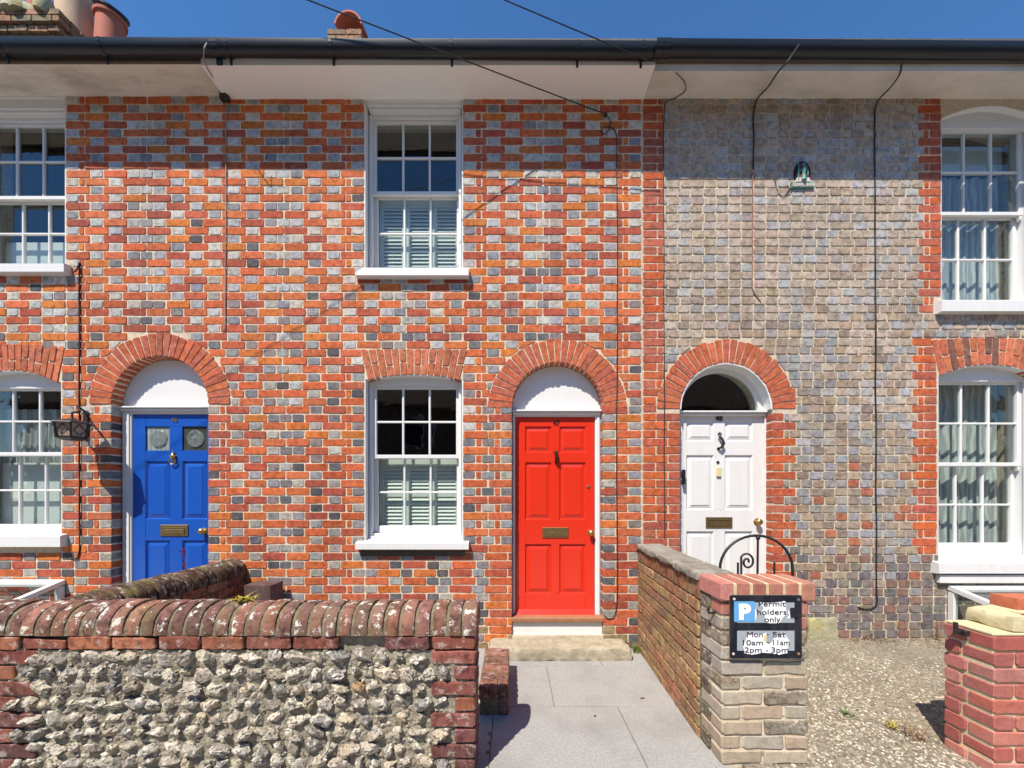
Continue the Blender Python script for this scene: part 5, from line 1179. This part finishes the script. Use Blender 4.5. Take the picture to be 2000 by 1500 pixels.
# ------------------------------------------------------------------ fire plaque on 48
fp = lambda zx, zy: P(1400 + zx / 2.5, 50 + zy / 2.5, -0.012)
FP = thing('fire_plaque', 'small oval fire insurance plaque with green standing figure and GUARDIAN banner', 'plaque', (*(fp(415, 795)[0], -0.012), fp(415, 795)[1]))
cx, cz = fp(416, 722)
el = lambda rx, rz, oz=0: [(cx + rx * math.cos(2 * math.pi * i / 28), cz + oz + rz * math.sin(2 * math.pi * i / 28)) for i in range(28)]
MB().prism(el(0.074, 0.105), -0.02, -0.007).build('oval', 'sign_black', FP); MB().prism(el(0.058, 0.088), -0.0225, -0.0205).build('oval_field', 'plaque_red', FP)
MB().lathe((cx + 0.004, -0.027, cz - 0.075), (0, 0, 1), [(0.024, 0), (0.020, 0.03), (0.014, 0.06), (0.020, 0.085), (0.022, 0.105), (0.009, 0.115), (0.008, 0.122), (0.014, 0.132), (0.014, 0.148), (0.008, 0.158), (0.001, 0.16)], 12)\
    .tube([(cx - 0.016, -0.027, cz + 0.025), (cx - 0.034, -0.03, cz + 0.005), (cx - 0.045, -0.03, cz + 0.03)], 0.007, 6).tube([(cx + 0.022, -0.027, cz + 0.025), (cx + 0.04, -0.03, cz + 0.0), (cx + 0.04, -0.03, cz - 0.03)], 0.007, 6).tube([(cx - 0.045, -0.03, cz - 0.07), (cx - 0.045, -0.03, cz + 0.09)], 0.004, 6).build('figure', 'plaque_green', FP, smooth=50)
a = fp(380, 768); b_ = fp(452, 748); MB().prism([(a[0], a[1]), (b_[0], a[1]), (b_[0] - 0.012, b_[1]), (a[0] + 0.012, b_[1])], -0.028, -0.008).build('ground_band', 'plaque_cream', FP)
a = fp(360, 796); b_ = fp(472, 769); MB().box(a[0], b_[0], -0.024, -0.006, a[1], b_[1], 0.003).build('banner', 'plaque_green', FP)
text_mesh('lettering', 'GUARDIAN', 0.045, (a[0] + b_[0]) / 2, (a[1] + b_[1]) / 2, -0.0265, 'plaque_cream', FP, 0.002, 0.001, width=(b_[0] - a[0]) * 0.92)

# ------------------------------------------------------------------ weeds, leaves, pebbles
def tuft(name, loc, n_, h, spread, mat, label, cat='plant', wd=0.004):
    mb = MB()
    for _ in range(n_):
        a = R(0, 6.28); l = h * R(0.5, 1); b0 = Vector(loc) + Vector((R(-1, 1) * spread * .4, R(-1, 1) * spread * .4, 0)); dr = Vector((math.cos(a), math.sin(a), 0)); sd = Vector((-dr.y, dr.x, 0)) * wd
        p1 = b0 + dr * spread * .3 + Vector((0, 0, l * .6)); p2 = b0 + dr * spread * R(.6, 1.2) + Vector((0, 0, l * R(.6, 1)))
        mb.add([b0 - sd, b0 + sd, p1 + sd * .8, p1 - sd * .8, p2], [[0, 1, 2, 3], [3, 2, 4]])
    return tag(mb.build(name, mat, None, recalc=False), label, cat)
tuft('grass_tuft', (1.11, -0.10, 0.0), 26, 0.10, 0.06, 'grass', 'green grass tuft in the corner of path and side wall')
tuft('stonecrop', (fx(478) * 1.07, CY + 0.02, zc0 + 0.12), 60, 0.055, 0.075, 'stonecrop', 'yellow stonecrop growing on the flint wall coping', wd=0.006)
g1 = P(1655, 1395, -1.1); tuft('weed', (2.10, -1.12, court_z(2.1, -1.12)), 20, 0.05, 0.06, 'grass', 'small green weed in the pebbly forecourt beside a fainter one', wd=0.003)
tuft('weed', (2.28, -1.22, court_z(2.28, -1.22)), 24, 0.05, 0.07, 'stonecrop', 'small yellowish weed in the pebbly forecourt', wd=0.003)
tuft('dry_weed', (2.3, -1.32, court_z(2.3, -1.32)), 30, 0.09, 0.12, 'dead_leaf', 'dry brown weed at the foot of the red brick pier', wd=0.002)
tuft('dry_weed', (PX(1817), -0.06, 0.09), 12, 0.28, 0.06, 'dead_leaf', 'tall dry stem against the grey brick wall foot', wd=0.002)
rw = MB(); b0 = Vector((cxm + 0.03, -0.55, 0.80)); st_ = [b0, b0 + Vector((-0.012, 0, 0.07)), b0 + Vector((-0.022, 0.0, 0.14)), b0 + Vector((-0.035, 0, 0.20))]; rw.tube(st_, 0.003, 5)
for i in range(26):
    t = R(0, 1); k = min(2, int(t * 3)); p = st_[k].lerp(st_[k + 1], t * 3 - k); d_ = Vector((R(-1, 1), R(-.6, .6), R(-.1, .7))).normalized() * R(0.015, 0.035); s = Vector((0, 0, 0.005)); rw.add([p, p + d_ * .5 + s, p + d_, p + d_ * .5 - s], [[0, 1, 2, 3]])
for i in range(30):
    d_ = Vector((R(-1, 1), R(-1, .6), R(-.2, .35))).normalized() * R(0.02, 0.06); s = Vector((0, 0.003, 0.005)); rw.add([b0, b0 + d_ * .5 + s, b0 + d_, b0 + d_ * .5 - s], [[0, 1, 2, 3]])
tag(rw.build('red_weed', 'red_weed', None, recalc=False), 'purplish red weed sprouting from the mossy dividing wall coping', 'plant')
def leaf(x, y, z, s, label, mat='dead_leaf', grp=None):
    a = R(0, 6.28); c, s_ = math.cos(a), math.sin(a); pr = [(-1, 0, .1), (-.4, .5, .25), (.4, .45, .25), (1, 0, .1), (.4, -.45, .2), (-.4, -.5, .2)]
    vs = [(x + (p[0] * c - p[1] * s_) * s, y + (p[0] * s_ + p[1] * c) * s, z + 0.003 + p[2] * s) for p in pr] + [(x, y, z + 0.003)]
    o = MB().add(vs, [[i, (i + 1) % 6, 6] for i in range(6)]).build('dead_leaf', mat, None, recalc=False); tag(o, label, 'leaf', grp)
leaf(0.905, -0.86, 0, 0.018, 'single brown leaf lying on the paving by the side wall'); leaf(0.53, -1.07, 0, 0.014, 'small curled brown leaf on a paving slab joint')
for i in range(3): leaf(-0.14 + R(-.01, .02), -1.25 - 0.08 * i, 0, 0.018, 'brown leaf in the shadow at the flint wall end', grp='leaves in the shadow of the flint wall')
lit = MB()
for i in range(220):
    if i < 130: x, y = PX(1700) + rng.gauss(0, 0.11), -abs(rng.gauss(0, 0.06)) - 0.012
    else: x, y = PX(1800) + rng.gauss(0, 0.15), -abs(rng.gauss(0, 0.15)) - 0.02
    z = court_z(x, y) + 0.004 + (R(0, 0.06) * max(0, 1 - abs(x - PX(1700)) / 0.1) if i < 130 else 0); a = R(0, 6.28); s = R(0.006, 0.016); u = Vector((math.cos(a), math.sin(a), R(-.4, .4))) * s; v = Vector((-math.sin(a), math.cos(a), R(-.4, .6))) * s * .45; p = Vector((x, y, z)); lit.add([p - u, p + v, p + u, p - v], [[0, 1, 2, 3]])
tag(lit.build('leaf_litter', 'dead_leaf', None, recalc=False), 'dead leaves and stems gathered along the grey brick wall foot', 'leaf litter', kind='stuff')
pb = MB(); PEB = [(.36, .31, .24), (.27, .23, .175), (.50, .45, .37), (.16, .14, .11), (.30, .24, .165), (.09, .08, .07), (.42, .38, .32)]
bm = bmesh.new(); bmesh.ops.create_icosphere(bm, subdivisions=1, radius=1.0); bm.free()
OV = [(1, 0, 0), (.5, .87, 0), (-.5, .87, 0), (-1, 0, 0), (-.5, -.87, 0), (.5, -.87, 0), (.45, .3, .8), (-.4, .35, .85), (0, -.5, .8)]
OF = [[6, 7, 8], [0, 1, 6], [1, 7, 6], [1, 2, 7], [2, 3, 7], [3, 8, 7], [3, 4, 8], [4, 5, 8], [5, 6, 8], [5, 0, 6]]
for i in range(26000):
    x, y = R(1.3, 4.6), R(-1.6, -0.02); dens = min(1, max(0.04, (-y - 0.35) * 1.3 + 1.1 * noise.noise(Vector((x * 2.6, y * 2.6, 7)))))
    if R(0, 1) > dens: continue
    s = R(0.004, 0.011) * (1.4 if R(0, 1) < .1 else 1); a = R(0, 6.28); c, sn = math.cos(a), math.sin(a); el_ = R(0.55, 1); z = court_z(x, y) - s * .15
    pb.add([(x + (p[0] * c - p[1] * el_ * sn) * s, y + (p[0] * sn + p[1] * el_ * c) * s, z + p[2] * s * .6) for p in OV], OF, jitcol(rng.choice(PEB), 0.2))
m, n, b = newmat('pebble'); at = N(n, 'ShaderNodeAttribute', attribute_name='Col'); n.links.new(at.outputs['Color'], b.inputs['Base Color']); b.inputs['Roughness'].default_value = 0.8
tag(pb.build('pebbles', 'pebble', None, smooth=60), 'loose pebbles bedded in the forecourt concrete', 'pebbles', kind='stuff')

# ------------------------------------------------------------------ house across the street (it shows in the window panes)
OH = thing('brick_house', 'brown brick house with tiled roof across the street, mirrored in the panes', 'house', (-2, -15, 0)); YO = -13.2
MB().box(-22, 22, YO - 6, YO, -0.1, 5.3, 0.01).build('wall', 'dark_wall', OH)
MB().prismx([(YO + 0.35, 5.25), (YO - 3, 8.3), (YO - 6.35, 5.25), (YO - 6.35, 5.15), (YO - 3, 8.18), (YO + 0.35, 5.15)], -22.3, 22.3).build('roof', 'roof_tile', OH)
for i in range(-4, 5):
    for z in (0.9, 3.4):
        o = MB().box(i * 4.2 - .5, i * 4.2 + .5, YO + 0.002, YO + 0.05, z, z + 1.4, 0.004).build('window', 'white_paint', OH); MB().box(i * 4.2 - .43, i * 4.2 + .43, YO + 0.051, YO + 0.055, z + .07, z + 1.33, 0.001).build('pane', 'glass_dark', o) if 'glass_dark' in MATS else MB().box(i * 4.2 - .43, i * 4.2 + .43, YO + 0.051, YO + 0.055, z + .07, z + 1.33, 0.001).build('pane', 'sign_black', o)
